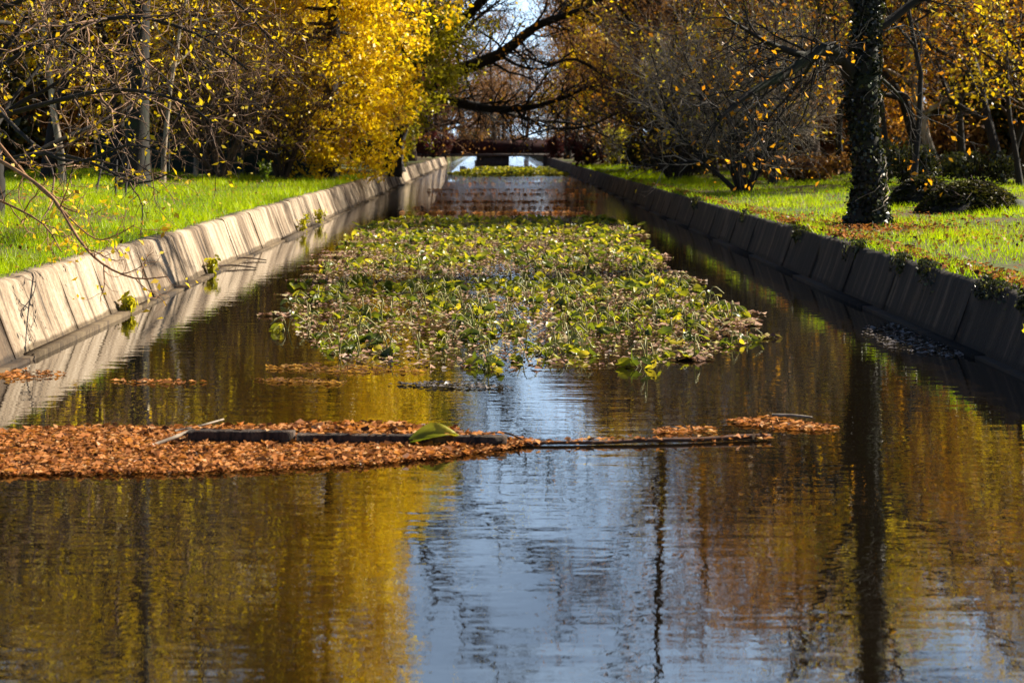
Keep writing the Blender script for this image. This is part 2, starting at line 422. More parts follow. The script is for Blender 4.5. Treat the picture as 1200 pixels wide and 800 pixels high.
# --- left: bare tree at the frame edge with a branch hanging over the wall
loc = gnd(-12, 31)
def b(t):
    L = local(loc, [(-12, 262, 31), (-8, 215, 31), (-14, 150, 31), (-24, 60, 31), (-16, -60, 31), (-10, -250, 31.5)]); L = smooth_path(L)
    t.branch(L, taper(len(L), .26, .08), 0, 20, .22)
    for pts, r0, k in (
        ([(-8, 190, 31), (55, 180, 29), (110, 192, 27.5), (160, 215, 26.5), (205, 200, 25.6)], .04, 8),
        ([(-14, 140, 31), (80, 115, 29), (140, 105, 27.5), (210, 118, 26), (255, 150, 25.3)], .05, 14),
        ([(-20, 90, 31), (70, 40, 29.5), (150, 20, 28), (230, 40, 27), (290, 82, 26)], .055, 22),
        ([(-22, 20, 31), (80, -20, 29), (170, -40, 28), (260, -10, 27), (320, 50, 26.5)], .05, 20),
        ([(-10, 120, 30), (40, 170, 28), (90, 190, 27), (150, 170, 26), (190, 180, 25)], .04, 8)):
        L = smooth_path(local(loc, pts)); t.branch(L, taper(len(L), r0, r0 * .25), 1, int(k * (1.35 if k > 9 else 1)), .2)
S = spec(9, len=[9, 4.2, 1.9, 1.0], rad=[.2, .06, .022, .0125], kids=[16, 8, 6], clump=4, trop=[.03, .02, -.02, .02], ang=[62, 52, 50, 45], wand=[.06, .13, .2, .26], seg=[10, 7, 7, 6], tip=[.2, .2, .35, .45])
plant_tree('bare_tree', 'bare tangled tree with black arching limbs and few yellow leaves at the left edge', 'tree', S, 11, loc, build=b, flare=1.25,
           bark=M['bark_dark'], twig=M['bark_warm'], leaf=M['leaf_gold'], nleaf=2200, lsize=.085, spread=.08)

# --- left: nearer tree beyond the photo's edge, its lowest branch hangs in front of the wall
loc = gnd(-190, 23.5)
def b(t):
    L = smooth_path([(0, 0, -.15), (.05, .1, 1.2), (-.05, .1, 2.6), (.1, .2, 4.2), (.0, .1, 7)]); t.branch(L, taper(len(L), .17, .05), 0, 6, .6)
    for pts, r0, k in (
        ([(-188, 90, 23.5), (-120, 110, 23), (-40, 165, 22), (20, 200, 21), (62, 232, 20), (92, 280, 19), (120, 309, 18.3), (158, 326, 17.8), (196, 324, 17.4)], .034, 10),
        ([(62, 232, 20), (84, 258, 19.4), (112, 280, 19), (135, 276, 18.7), (157, 264, 18.4)], .011, 5),
        ([(-188, 70, 23.5), (-100, 100, 23), (-20, 150, 22.4), (30, 205, 21.8), (70, 240, 21.2), (95, 250, 21)], .03, 12),
        ([(-188, 120, 23.5), (-80, 200, 22.5), (0, 235, 21.5), (50, 262, 20.6), (72, 295, 20)], .026, 12)):
        L = smooth_path(local(loc, pts)); t.branch(L, taper(len(L), r0, .006), 1, k, .45)
S = spec(7, len=[7, 2.5, .85, .4], rad=[.17, .04, .009, .006], kids=[6, 6, 4], clump=3, trop=[.03, .02, .03, .04], ang=[62, 48, 45, 45], wand=[.06, .13, .2, .26], seg=[10, 7, 7, 5], tip=[.2, .2, .4, .5])
plant_tree('bare_tree', 'reddish bare branch with a long thin twig hanging in front of the sunlit left wall', 'tree', S, 15, loc, build=b, flare=1.2,
           bark=M['bark_rust'], twig=M['bark_rust'], leaf=M['leaf_gold'], split=9, nleaf=420, lsize=.07, spread=.04)

# --- left: trunk with sunlit edge
loc = gnd(157, 49)
S = spec(15, rad=[.38, .10, .03, .012, .008], t0=[.32, .2, .15, .1], kids=[18, 9, 6, 3])
plant_tree('bare_tree', 'stout dark trunk on the left grass behind the wooden stakes, its right edge sunlit', 'tree', S, 21, loc,
           bark=M['bark_moss'], twig=M['bark_brown'], leaf=M['leaf_gold'], nleaf=1800, lsize=.12, spread=.2, flare=1.35)
# --- slim saplings
for i, (px, d, h, r, lab) in enumerate(((191, 55, 11, .085, 'slim pale tree just right of the stout dark trunk on the left grass'),
                                    (229, 60, 11, .085, 'slim grey tree standing alone on the left lawn in front of the green net fence'),
                                    (263, 64, 12, .10, 'slim tree against the green net fence on the left'),
                                    (75, 48, 12, .11, 'slim bluish grey tree between the edge tree and the stout trunk'))):
    S = spec(h, rad=[r, .035, .014, .009, .006], kids=[14, 7, 5, 2], t0=[.28, .2, .15, .1], ang=[45, 45, 45, 45])
    plant_tree('young_tree', lab, 'tree', S, 31 + i, gnd(px, d), bark=M['bark_pale'] if i != 2 else M['bark_brown'], twig=M['bark_warm'],
               leaf=M['leaf_gold'], nleaf=700, lsize=.10, spread=.12, flare=1.2)

# --- golden tree
loc = gnd(386, 64)
S = spec(23, len=[23, 4.7, 2.3, 1.1, .6], rad=[.30, .08, .03, .012, .008], kids=[80, 8, 5, 2], t0=[.075, .15, .1, .1], ang=[88, 50, 45, 45],
         trop=[.03, .0, -.03, -.04, -.04], shape=lambda t: (.30 + .70 * min(1, t / .16)) * (1.0 - .72 * t ** 1.5), clump=3)
plant_tree('yellow_tree', 'tall golden yellow tree with branches sweeping to the left grass edge', 'tree', S, 41, loc,
           bark=M['bark_dark'], twig=M['bark_brown'], leaf=M['leaf_gold'], nleaf=85000, lsize=.17, spread=.16)
loc = gnd(462, 80)
S = spec(14, len=[14, 4.0, 2.0, 1.0, .6], rad=[.25, .07, .03, .012, .008], kids=[30, 7, 5, 2], t0=[.18, .15, .1, .1], ang=[72, 50, 45, 45],
         trop=[.03, .0, -.10, -.14, -.12], shape=lambda t: (1.0 - .55 * t), clump=3)
plant_tree('yellow_tree', 'lime yellow tree with hanging sprays between the golden tree and the long limbs', 'tree', S, 43, loc,
           bark=M['bark_dark'], twig=M['bark_brown'], leaf=M['leaf_lime'], nleaf=20000, lsize=.17, spread=.16)

# --- big tree with long dark limbs over the water
loc = gnd(459, 92)
def b(t):
    def br(pts, r0, r1, lvl, k, t0=.15):
        L = smooth_path(local(loc, pts)); t.branch(L, taper(len(L), r0, r1), lvl, k, t0)
    br([(459, 200, 92), (464, 160, 92), (482, 118, 91), (488, 70, 91), (470, -40, 92), (455, -200, 93)], .62, .15, 0, 8, .5)
    br([(484, 112, 91), (530, 86, 89), (585, 64, 87), (630, 30, 85), (680, 12, 84), (730, -20, 83)], .44, .07, 1, 30)
    br([(486, 104, 91), (520, 116, 90), (575, 128, 89), (632, 124, 88), (690, 102, 87)], .34, .06, 1, 26)
    br([(500, 118, 90), (560, 122, 92), (620, 140, 94), (680, 146, 95), (720, 166, 96)], .16, .04, 1, 24)
    br([(486, 80, 91), (520, 42, 89), (560, 6, 87), (600, -50, 86), (650, -110, 85)], .42, .07, 1, 20)
    br([(488, 60, 91), (500, 20, 90), (520, -30, 89), (545, -100, 88)], .26, .06, 1, 16)
    br([(470, -40, 92), (520, -120, 90), (590, -190, 88), (660, -240, 87), (730, -260, 86)], .26, .05, 1, 22)
    br([(462, -120, 92), (500, -220, 90), (560, -310, 88), (630, -390, 86)], .22, .05, 1, 20)
    br([(480, -20, 91), (540, -80, 88), (610, -110, 86), (690, -130, 85)], .2, .05, 1, 20)
    br([(455, -190, 93), (450, -310, 93), (470, -430, 92)], .15, .05, 1, 14)
    br([(585, 64, 87), (610, 78, 86), (640, 80, 85), (672, 60, 84)], .10, .03, 2, 12)
S = spec(18, len=[18, 7, 3.4, 1.6, .8], rad=[.6, .2, .07, .032, .022], kids=[8, 18, 9, 4], trop=[0, 0, .0, 0, 0], wand=[.05, .1, .18, .2, .2])
plant_tree('bare_tree', 'big bare tree with long black limbs reaching over the far canal', 'tree', S, 51, loc, build=b, flare=1.3,
           bark=M['bark_dark'], twig=M['bark_dark'], leaf=M['leaf_gold'], nleaf=700, lsize=.22, spread=.2)

# --- right: ivy-clad trunk
loc = gnd(1017, 31)
def b(t):
    L = smooth_path(local(loc, [(1017, 264, 31), (1018, 235, 31), (1017, 190, 31), (1010, 120, 31), (1014, 50, 31), (1021, -20, 31), (1022, -160, 31.2), (1034, -420, 31.6), (1030, -640, 32)]))
    n = len(L); rad = []
    for i in range(n):
        z = L[i].z; rad.append(.25 + .20 * math.exp(-max(z, 0) / .35) - .013 * max(z - 2, 0) + (.05 if 2.2 < z < 3.0 else 0))
    t.ivy = (L, rad); t.branch(L, [max(r, .05) for r in rad], 0, 16, .5)
    for pts, r0, k in (([(1000, 95, 31), (985, 66, 30.6), (962, 58, 30.2), (925, 84, 29.6), (880, 108, 29), (842, 140, 28.6)], .17, 26),
                       ([(985, 70, 30.6), (945, 66, 30), (900, 50, 29.6), (850, 20, 29)], .10, 20),
                       ([(962, 58, 30.2), (930, 105, 31), (900, 140, 31.5), (886, 180, 32)], .04, 12),
                       ([(1030, 90, 31), (1050, 108, 31.4), (1070, 135, 32), (1090, 140, 32.5)], .035, 8),
                       ([(1030, 40, 31), (1060, 30, 31.5), (1085, 45, 32)], .02, 7)):
        P_ = smooth_path(local(loc, pts)); t.branch(P_, taper(len(P_), r0, r0 * .2), 1, k, .15)
    global IVY; IVY = (L, rad)
S = spec(16, len=[16, 4.6, 1.9, .9], rad=[.3, .09, .020, .012], kids=[16, 10, 7], trop=[0, .02, -.04, -.03], ang=[60, 50, 45, 45], wand=[.06, .13, .2, .25], seg=[10, 7, 7, 6])
ivy_tree = plant_tree('ivy_tree', 'big black ivy covered trunk standing by the right canal edge', 'tree', S, 61, loc, build=b, flare=1.0,
           bark=M['bark_moss'], twig=M['bark_dark'], leaf=M['leaf_orange'], nleaf=1500, lsize=.10, spread=.12)
rng = np.random.default_rng(3); L, rad = IVY; A = np.array([tuple(p) for p in L]); rad = np.array(rad)
u = rng.random(6000) ** .75 * (len(A) - 1.01) * .8; i = u.astype(int); f = (u - i)[:, None]
th = rng.random(len(u)) * 6.283; rr = rad[i] * (1 - f[:, 0]) + rad[i + 1] * f[:, 0] + rng.exponential(.025, len(u))
C = A[i] * (1 - f) + A[i + 1] * f + np.stack([np.cos(th) * rr, np.sin(th) * rr, rng.normal(0, .02, len(u))], 1)
V, Q, T = leaves(C, .065, rng, aspect=.9)
obj('ivy', npmesh('ivy', V, Q, tint=T), M['leaf_ivy'], ivy_tree)
mb = MB(); rv = random.Random(4)          # bare ivy stems curling round the bark
for k in range(26):
    i = rv.randrange(2, len(A) - 6); a0 = rv.uniform(3.4, 6.4); pts = []
    for j in range(7):
        f = i + j * .22; q = Vector(A[int(f)]).lerp(Vector(A[int(f) + 1]), f % 1); a0 += rv.uniform(.0, .35); r_ = rad[int(f)] + .04 + .03 * rv.random()
        pts.append(q + Vector((math.cos(a0) * r_, math.sin(a0) * r_, 0)))
    mb.tube(pts, .008, 4); mb.build('ivy_stem', M['bark_pale'], ivy_tree); mb = MB()

# --- right: bare many-stemmed shrub tree
loc = gnd(872, 50)
def b(t):
    r = t.r
    for k in range(11):
        a = k * 2.4; tl = r.uniform(.15, .75)
        t.grow(Vector((.08 * math.cos(a), .08 * math.sin(a), -.1)), Vector((math.cos(a) * tl, math.sin(a) * tl, 1)).normalized(), r.uniform(3.6, 6.4), r.uniform(.045, .085), 0)
S = spec(6, len=[6, 2.8, 1.5, .8], rad=[.07, .035, .020, .014], kids=[11, 9, 6], t0=[.12, .1, .1, .1], ang=[42, 40, 40, 40], shape=lambda t: 1 - .4 * t, wand=[.10, .16, .2, .24, .2], seg=[9, 7, 6, 5], tip=[.2, .25, .35, .45], sides=[7, 5, 4, 3])
plant_tree('bare_shrub', 'bare many stemmed shrub tree with pale twigs by the right canal edge', 'shrub', S, 71, loc, build=b, flare=1.2,
           bark=M['bark_dark'], twig=M['bark_pale'], leaf=M['leaf_gold'], nleaf=1600, lsize=.11, spread=.1)
for i, (px, d, tw, lab) in enumerate(((255, 58, 'bark_pale', 'grey bare shrub tree between the slim trees on the left lawn'), (330, 62, 'bark_brown', 'bare brown shrub tree left of the golden tree'))):
    Sx = dict(S); Sx['len'] = [6.5, 3.0, 1.7, .9]; Sx['kids'] = [8, 6, 4]
    plant_tree('bare_shrub', lab, 'shrub', Sx, 171 + i, gnd(px, d), build=b, flare=1.2, bark=M['bark_brown'], twig=M['bark_warm'], leaf=M['leaf_gold'], nleaf=800, lsize=.11, spread=.12)
loc = gnd(790, 66)
S2 = dict(S); S2['len'] = [7, 3.2, 1.6, .9]
plant_tree('bare_shrub', 'smaller bare shrub tree with yellow leaves behind the pale twigged shrub', 'shrub', S2, 73, loc, build=b, flare=1.2,
           bark=M['bark_dark'], twig=M['bark_brown'], leaf=M['leaf_gold'], nleaf=2600, lsize=.13, spread=.15)

# --- right: trees behind the brush piles
for i, (px, d, h, r, lab, lf, nl, bk, ln) in enumerate((
        (1082, 70, 17, .28, 'dark forked tree right behind the ivy covered trunk', 'leaf_orange', 6000, 'bark_dark', (.02, 0)),
        (1172, 60, 15, .20, 'crooked dark tree behind the larger brush pile', 'leaf_orange', 3500, 'bark_dark', (-.16, 0)),
        (1100, 68, 18, .20, 'pale straight tree behind the dark forked tree', 'leaf_orange', 12000, 'bark_pale', (0, 0)),
        (1210, 60, 17, .24, 'leafy golden tree at the right edge of the photo', 'leaf_gold', 16000, 'bark_brown', (0, 0)),
        (55, 58, 19, .2, 'golden tree behind the edge tree at the far left', 'leaf_gold', 20000, 'bark_dark', (0, 0)),
        (140, 64, 19, .2, 'orange leaved tree behind the stout dark trunk', 'leaf_orange', 15000, 'bark_dark', (0, 0)),
        (225, 70, 20, .22, 'golden tree behind the slim trees and the net fence', 'leaf_gold', 18000, 'bark_dark', (0, 0)),
        (955, 66, 16, .18, 'brown tree seen just left of the ivy covered trunk', 'leaf_lime', 9000, 'bark_brown', (0, 0)))):
    S = spec(h, rad=[r, r * .45, .035, .015, .010], kids=[18, 9, 6, 3], t0=[.14, .2, .15, .1], ang=[58, 50, 45, 45], wand=[.17, .2, .18, .2, .2], leafl=1)
    plant_tree('autumn_tree', lab, 'tree', S, 81 + i, gnd(px, d), lean=ln, bark=M[bk], twig=M['bark_brown'], leaf=M[lf], nleaf=nl, lsize=.15, spread=.25)

loc = gnd(775, 78)
def b(t):
    def br(pts, r0, r1, lvl, k, t0=.15):
        L = smooth_path(local(loc, pts)); t.branch(L, taper(len(L), r0, r1), lvl, k, t0)
    br([(775, 206, 78), (778, 120, 78), (770, 20, 78), (776, -120, 78), (770, -300, 78), (776, -430, 78)], .3, .08, 0, 12, .3)
    br([(772, 40, 78), (740, 0, 77), (700, -40, 76), (660, -60, 75)], .12, .04, 1, 16)
    br([(776, -100, 78), (740, -170, 77), (690, -240, 76), (650, -300, 75)], .14, .04, 1, 20)
    br([(772, -220, 78), (730, -310, 77), (700, -390, 76), (680, -450, 76)], .12, .04, 1, 16)
    br([(776, 112, 78), (725, 98, 77), (676, 70, 76), (640, 76, 75), (610, 60, 74)], .11, .03, 1, 18)
    br([(776, 66, 78), (748, 34, 77), (722, 2, 76), (712, -40, 76)], .11, .03, 1, 14)
    br([(777, 142, 78), (735, 128, 79), (690, 148, 80), (640, 152, 82), (600, 166, 84)], .10, .03, 1, 18)
    br([(774, -20, 78), (820, -90, 79), (850, -180, 80)], .12, .04, 1, 14)
S = spec(20, len=[20, 6, 2.6, 1.2], rad=[.3, .1, .035, .018], kids=[12, 10, 7], wand=[.06, .12, .18, .2])
plant_tree('bare_tree', 'tall dark bare tree behind the smaller bare shrub on the right bank', 'tree', S, 95, loc, build=b, bark=M['bark_dark'], twig=M['bark_dark'], leaf=M['leaf_orange'], nleaf=1500, lsize=.2, spread=.3)
for i, (px, d, h, r) in enumerate(((905, 57, 13, .12), (985, 72, 16, .15), (1042, 64, 14, .12), (1068, 50, 12, .10), (1128, 66, 15, .16), (1180, 70, 17, .18), (1196, 56, 12, .10), (840, 72, 14, .12))):
    S = spec(h, rad=[r, r * .5, .03, .014, .010], kids=[12, 7, 5, 3], t0=[.3, .2, .15, .1], wand=[.13, .2, .2, .2, .2], leafl=1)
    plant_tree('slender_tree', ('slender dark trunk between the pale shrub and the ivy covered trunk', 'slender dark tree close to the left side of the ivy covered trunk', 'slender dark tree just right of the ivy covered trunk', 'thin crooked dark tree beside the smaller brush pile',
               'slender dark tree between the forked tree and the crooked tree', 'slender dark tree behind the crooked tree', 'thin nearest dark tree at the right edge of the photo', 'slender dark tree behind the pale twigged shrub')[i], 'tree', S, 180 + i, gnd(px, d), bark=M['bark_dark'], twig=M['bark_warm'], leaf=M['leaf_gold' if i % 2 else 'leaf_orange'], nleaf=2600, lsize=.14, spread=.22)
loc = gnd(738, 118)
S = spec(17, len=[17, 5.2, 2.4, 1.2, .7], rad=[.25, .07, .03, .014, .010], kids=[32, 7, 5, 2], t0=[.14, .15, .1, .1], ang=[65, 50, 45, 45], clump=3, shape=lambda t: 1 - .6 * t)
plant_tree('yellow_tree', 'far golden orange tree on the right bank beyond the bare shrubs', 'tree', S, 91, loc,
           bark=M['bark_dark'], twig=M['bark_brown'], leaf=M['leaf_gold'], nleaf=14000, lsize=.26, spread=.3)

# --- woods: a few kinds, copied
W = []
for i, (h, lf, nl, bk, tw, lab) in enumerate((
        (18, 'leaf_brown', 5000, 'bark_brown', 'bark_brown', 'bare brown woodland tree with few russet leaves'),
        (20, 'leaf_orange', 9000, 'bark_brown', 'bark_rust', 'woodland tree with orange autumn leaves'),
        (17, 'leaf_brown', 2500, 'bark_dark', 'bark_rust', 'bare dark woodland tree with fine reddish twigs'),
        (19, 'leaf_gold', 9000, 'bark_dark', 'bark_brown', 'woodland tree with thin golden leaves'),
        (19, 'leaf_brown', 7000, 'bark_brown', 'bark_rust', 'rusty brown woodland tree with dense fine twigs'))):
    S = spec(h, rad=[h*.019, .13, .045, .022, .015], kids=[20, 9, 6, 3], t0=[.10, .2, .15, .1], ang=[58, 50, 45, 45], wand=[.07, .15, .18, .2, .2], leafl=1)
    W.append((lab, plant_tree('woodland_tree', lab, 'tree', S, 101 + i, (0, 0, 0), bark=M[bk], twig=M[tw], leaf=M[lf], nleaf=nl, lsize=.20, spread=.4)))
rw = random.Random(12)
used = set()
def wood(kind, x, y, where, sc_):
    pxl = VX + x / y * F
    if 500 < pxl < 800: sc_ = min(sc_, (CH + 235 / F * y) / 21)       # low trees leave the sky open over the canal
    lab, root = W[kind]; full = lab + ' ' + where; grp = lab.replace('tree', 'trees') + ' ' + where
    loc = (x, y, zgf(x, y))
    if kind not in used:
        used.add(kind); root.location = loc; root['label'] = full; root['group'] = grp; root.rotation_euler.z = rw.uniform(0, 6.28); root.scale = (sc_,) * 3; return
    dup(root, loc, rw.uniform(0, 6.28), sc_, full, grp)
def row(side, x0, x1, y0, y1, n, kinds, where, s0=.55, s1=1.15):
    pl = []
    tries = 0
    while len(pl) < n and tries < 3000:
        tries += 1
        x, y = rw.uniform(x0, x1), rw.uniform(y0, y1)
        if abs(x) / y > .36: continue
        if all((x - a) ** 2 + (y - b_) ** 2 > 7 for a, b_ in pl): pl.append((x, y))
    for x, y in pl: wood(rw.choice(kinds), x, y, where, rw.uniform(s0, s1))
row(-1, -30, -9.5, 70, 100, 22, [3, 1, 3, 2], 'in the woods behind the left grass bank')
row(-1, -45, -8, 100, 165, 18, [0, 2, 1, 3], 'in the woods behind the left grass bank')
row(1, 12.5, 30, 70, 100, 14, [0, 1, 1, 3], 'in the woods behind the right grass bank')
row(1, 7.5, 45, 104, 168, 22, [0, 2, 1, 0], 'in the woods behind the right grass bank')
row(-1, -90, -18, 165, 260, 40, [0, 2, 1, 0], 'in the far woods on the left', .8, 1.1)
row(1, 22, 90, 190, 270, 18, [0, 2, 1, 0], 'in the far woods on the right', .8, 1.1)
row(0, -20, 20, 182, 300, 46, [2, 2, 4], 'beyond the far bridge', .55, .95)
for x, y, k_ in ((7.9, 76, 2), (8.6, 92, 4), (7.4, 106, 4), (6.9, 124, 4), (7.6, 140, 4), (6.6, 155, 2), (9.5, 84, 4), (10.5, 112, 4)): wood(k_, x, y, 'leaning over the right side of the canal', rw.uniform(1.0, 1.25))
for x, y, k_ in ((-7.2, 108, 2), (-6.6, 132, 4), (-7.5, 150, 4), (-8.4, 72, 2)): wood(k_, x, y, 'leaning over the left side of the canal', rw.uniform(1.0, 1.25))

# --- bushes
def bush_mesh(root, rx, ry, h, leaf, nleaf, lsize, seed, twig=M['bark_dark'], stems=26):
    rng = np.random.default_rng(seed); rr = random.Random(seed)
    lobes = [(rr.uniform(-.6, .6) * rx, rr.uniform(-.6, .6) * ry, rr.uniform(.3, .75) * h, rr.uniform(.25, .5)) for _ in range(11)]
    C = []
    for k in range(nleaf):
        a, b_, c_, s = lobes[k % len(lobes)]
        v = rng.normal(size=3); v /= np.linalg.norm(v); q = rng.random() ** .5
        C.append((a + v[0] * s * rx * q, b_ + v[1] * s * ry * q, max(.03, c_ + v[2] * s * h * q)))
    V, Q, T = leaves(C, lsize, rng)
    mb = MB()
    for k in range(stems):
        a, b_, c_, s = lobes[k % len(lobes)]; e = Vector((a + rr.gauss(0, s * rx * .5), b_ + rr.gauss(0, s * ry * .5), c_ + rr.random() * s * h))
        st = Vector((rr.gauss(0, .1), rr.gauss(0, .1), -.1)); mid = st.lerp(e, .5) + Vector((rr.gauss(0, .1), rr.gauss(0, .1), .15))
        mb.tube(smooth_path([st, mid, e]), [.02, .018, .016, .014, .012, .010, .006], 5)
    mb.build('stems', twig, root)
    obj('foliage', npmesh('foliage', V, Q, tint=T), M[leaf], root)
def bush(name, label, px, d, rx, ry, h, leaf, nleaf, lsize, seed, group=None):
    root = empty(name, gnd(px, d)); tag(root, label, 'bush', group); bush_mesh(root, rx, ry, h, leaf, nleaf, lsize, seed); return root
bush('maroon_bush', 'dark maroon bush on the far right bank beside the bridge', 690, 106, 1.7, 1.5, 2.2, 'leaf_maroon', 2600, .2, 1)
bush('dark_bush', 'dark evergreen bush under the bare shrub trees on the right bank', 803, 68, 1.5, 1.2, 2.1, 'leaf_dark', 3000, .15, 2)
bush('dark_bush', 'dark bush with orange tips left of the evergreen bush on the right bank', 750, 84, 1.4, 1.2, 1.8, 'leaf_dark', 2200, .17, 3)
bush('maroon_bush', 'dark maroon bush at the left end of the far bridge', 508, 160, 2.0, 1.4, 2.6, 'leaf_maroon', 2600, .22, 11)
bush('maroon_bush', 'dark maroon bush covering the right end of the far bridge', 655, 163, 1.5, 1.2, 2.4, 'leaf_maroon', 2400, .22, 12)
bush('yellow_bush', 'bright yellow bush on the far right bank beside the maroon bush', 722, 100, .9, .9, 2.4, 'leaf_lime', 1500, .18, 4)
bush('dark_bush', 'low dark bush behind the ivy covered trunk on the right', 1060, 54, 1.4, 1.2, 1.4, 'leaf_dark', 2600, .13, 5)
bush('dark_bush', 'dark leafy bush behind the brush piles at the right edge', 1150, 58, 2.0, 1.5, 1.2, 'leaf_dark', 2400, .14, 6)
bush('brown_bush', 'low brown bush between the pale shrub and the ivy covered trunk', 945, 62, 2.2, 1.4, 1.1, 'leaf_brown', 3400, .14, 7)
bush('dark_bush', 'dark bush under the lime yellow tree on the left bank', 440, 92, 1.5, 1.5, 2.4, 'leaf_dark', 2600, .18, 8)
bush('green_bush', 'small green bush with yellow leaves under the golden tree', 470, 100, 1.2, 1.3, 3.4, 'leaf_lime', 1500, .2, 9)
proto_b = []
for i, (lf, lab) in enumerate((('leaf_brown', 'russet undergrowth bush'), ('leaf_dark', 'dark undergrowth bush'))):
    r_ = empty('undergrowth_bush', (0, 0, 0)); tag(r_, lab, 'bush'); bush_mesh(r_, 2.6, 2.0, 2.3, lf, 3200, .2, 20 + i); proto_b.append((lab, r_, []))
def under(k, x, y, where, s):
    lab, r_, u_ = proto_b[k]; loc = (x, y, zgf(x, y)); full = lab + ' ' + where; g = lab + 'es ' + where
    if not u_: u_.append(1); r_.location = loc; r_['label'] = full; r_['group'] = g; return
    dup(r_, loc, rw.uniform(0, 6.28), s, full, g)
for k in range(24): under(rw.choice([0, 1]), rw.uniform(-32, -11), rw.uniform(72, 110), 'under the woods on the left bank', rw.uniform(.9, 2.0))
for k in range(24): under(rw.choice([0, 0, 1]), rw.uniform(13, 32), rw.uniform(72, 110), 'under the woods on the right bank', rw.uniform(.9, 2.0))
for k in range(20): under(rw.choice([0, 1]), rw.choice([-1, 1]) * rw.uniform(9, 30), rw.uniform(115, 165), 'under the far woods by the bridge', rw.uniform(1, 2.2))
for k in range(16): under(rw.choice([0, 0, 1]), -42 + k * 5.6, rw.uniform(192, 215), 'beyond the far bridge', rw.uniform(1.0, 1.6))

# --- small plants
def sprig(name, label, loc, h, nst, leaf, ls, seed, spread=.5, cat='plant'):
    rr = random.Random(seed); rng = np.random.default_rng(seed)
    root = empty(name, loc); tag(root, label, cat); mb = MB(); C = []
    for k in range(nst):
        a = rr.uniform(0, 6.28); e = Vector((math.cos(a) * spread * h * rr.random(), math.sin(a) * spread * h * rr.random(), h * rr.uniform(.6, 1)))
        m_ = e * .5 + Vector((0, 0, h * .1)); P_ = smooth_path([Vector((0, 0, -.05)), m_, e]); mb.tube(P_, taper(len(P_), .008, .003), 4)
        for q in P_[1:]: C += [tuple(q + Vector((rr.gauss(0, .04), rr.gauss(0, .04), rr.gauss(0, .03)))) for _ in range(4)]
    mb.build('stems', M['lily_stem'], root); V, Q, T = leaves(C, ls, rng); obj('foliage', npmesh('foliage', V, Q, tint=T), M[leaf], root)
sprig('weed', 'leafy green weed standing on the grass at the top of the left wall', gnd(309, 58), .75, 14, 'leaf_green', .13, 1)
for px, py, s, lab in ((130, 368, .28, 'small green sprig at the foot of the left wall nearest the camera'),
                       (222, 322, .34, 'small green sprig at the foot of the left wall by the dark slabs'),
                       (327, 273, .55, 'green sprig growing from the water edge of the left wall, lower of a close pair'),
                       (346, 263, .5, 'green sprig growing from the water edge of the left wall, farther of a close pair')):
    x, y = onwater(px, py); sprig('weed', lab, (-4.72, y, .02), s * .8, 5, 'leaf_lime', .09, px, .5)
for py, s, lab in ((372, .5, 'yellow green sprig sprouting high on the dark right wall'), (400, .4, 'yellow green sprig sprouting lower on the dark right wall')):
    y = 15.6 if py == 372 else 15.75; sprig('weed', lab, (5.10 if py == 372 else 5.05, y, .55 if py == 372 else .27), s * .5, 5, 'leaf_lime', .05, py, .9)

# --- weeds draping over the right wall
rw2 = random.Random(31); pr = None
for y in (14.6, 15.2, 16.4, 17.6, 18.3, 20.5, 22.2, 25.0, 29.0, 36.0, 44.0):
    if pr is None or len(pr) < 3:
        root = empty('wall_weed', (5.26, y, ZR + .02)); C = []; mb = MB(); pr = pr or []
        for k in range(7):
            a0 = rw2.uniform(-.45, .45); L = rw2.uniform(.12, .42)
            P_ = smooth_path([(.12, a0 * .6, -.02), (-.02, a0, .05), (-.08 + .10 * L, a0 * 1.15, -L * .5), (-.09 + .16 * L, a0 * 1.3, -L)]); mb.tube(P_, taper(len(P_), .006, .003), 4)
            for q in P_[1:]: C += [tuple(q + Vector((rw2.gauss(-.03, .02), rw2.gauss(0, .05), rw2.gauss(0, .02)))) for _ in range(4)]
        mb.build('stems', M['bark_brown'], root); V, Q, T = leaves(C, .055, np.random.default_rng(len(pr))); obj('foliage', npmesh('foliage', V, Q, tint=T), M['leaf_dark'], root)
        tag(root, 'dark straggly weed draping over the top edge of the dark right wall', 'weed', 'weeds draping over the right wall'); pr.append(root)
    else: dup(pr[int(y) % 3], (5.26, y, ZR + .02), rw2.uniform(-.15, .15), rw2.uniform(.8, 1.3))

# --- stakes on the left grass
root = empty('tree_stakes', gnd(134, 42)); tag(root, 'three thin dark wooden stakes leaning together on the left grass', 'stakes')
for (a, b_) in (((-.5, 0), (-.28, .0)), ((.0, .1), (.04, .1)), ((.28, -.1), (.36, -.05))):
    mb = MB(); mb.tube([(a[0], a[1], -.1), (b_[0], b_[1], .95)], [.03, .026], 7); mb.build('stake', M['bark_dark'], root)
mb = MB(); mb.tube([(-.30, 0, .62), (.34, -.03, .50)], .018, 6); mb.build('crossbar', M['bark_dark'], root)

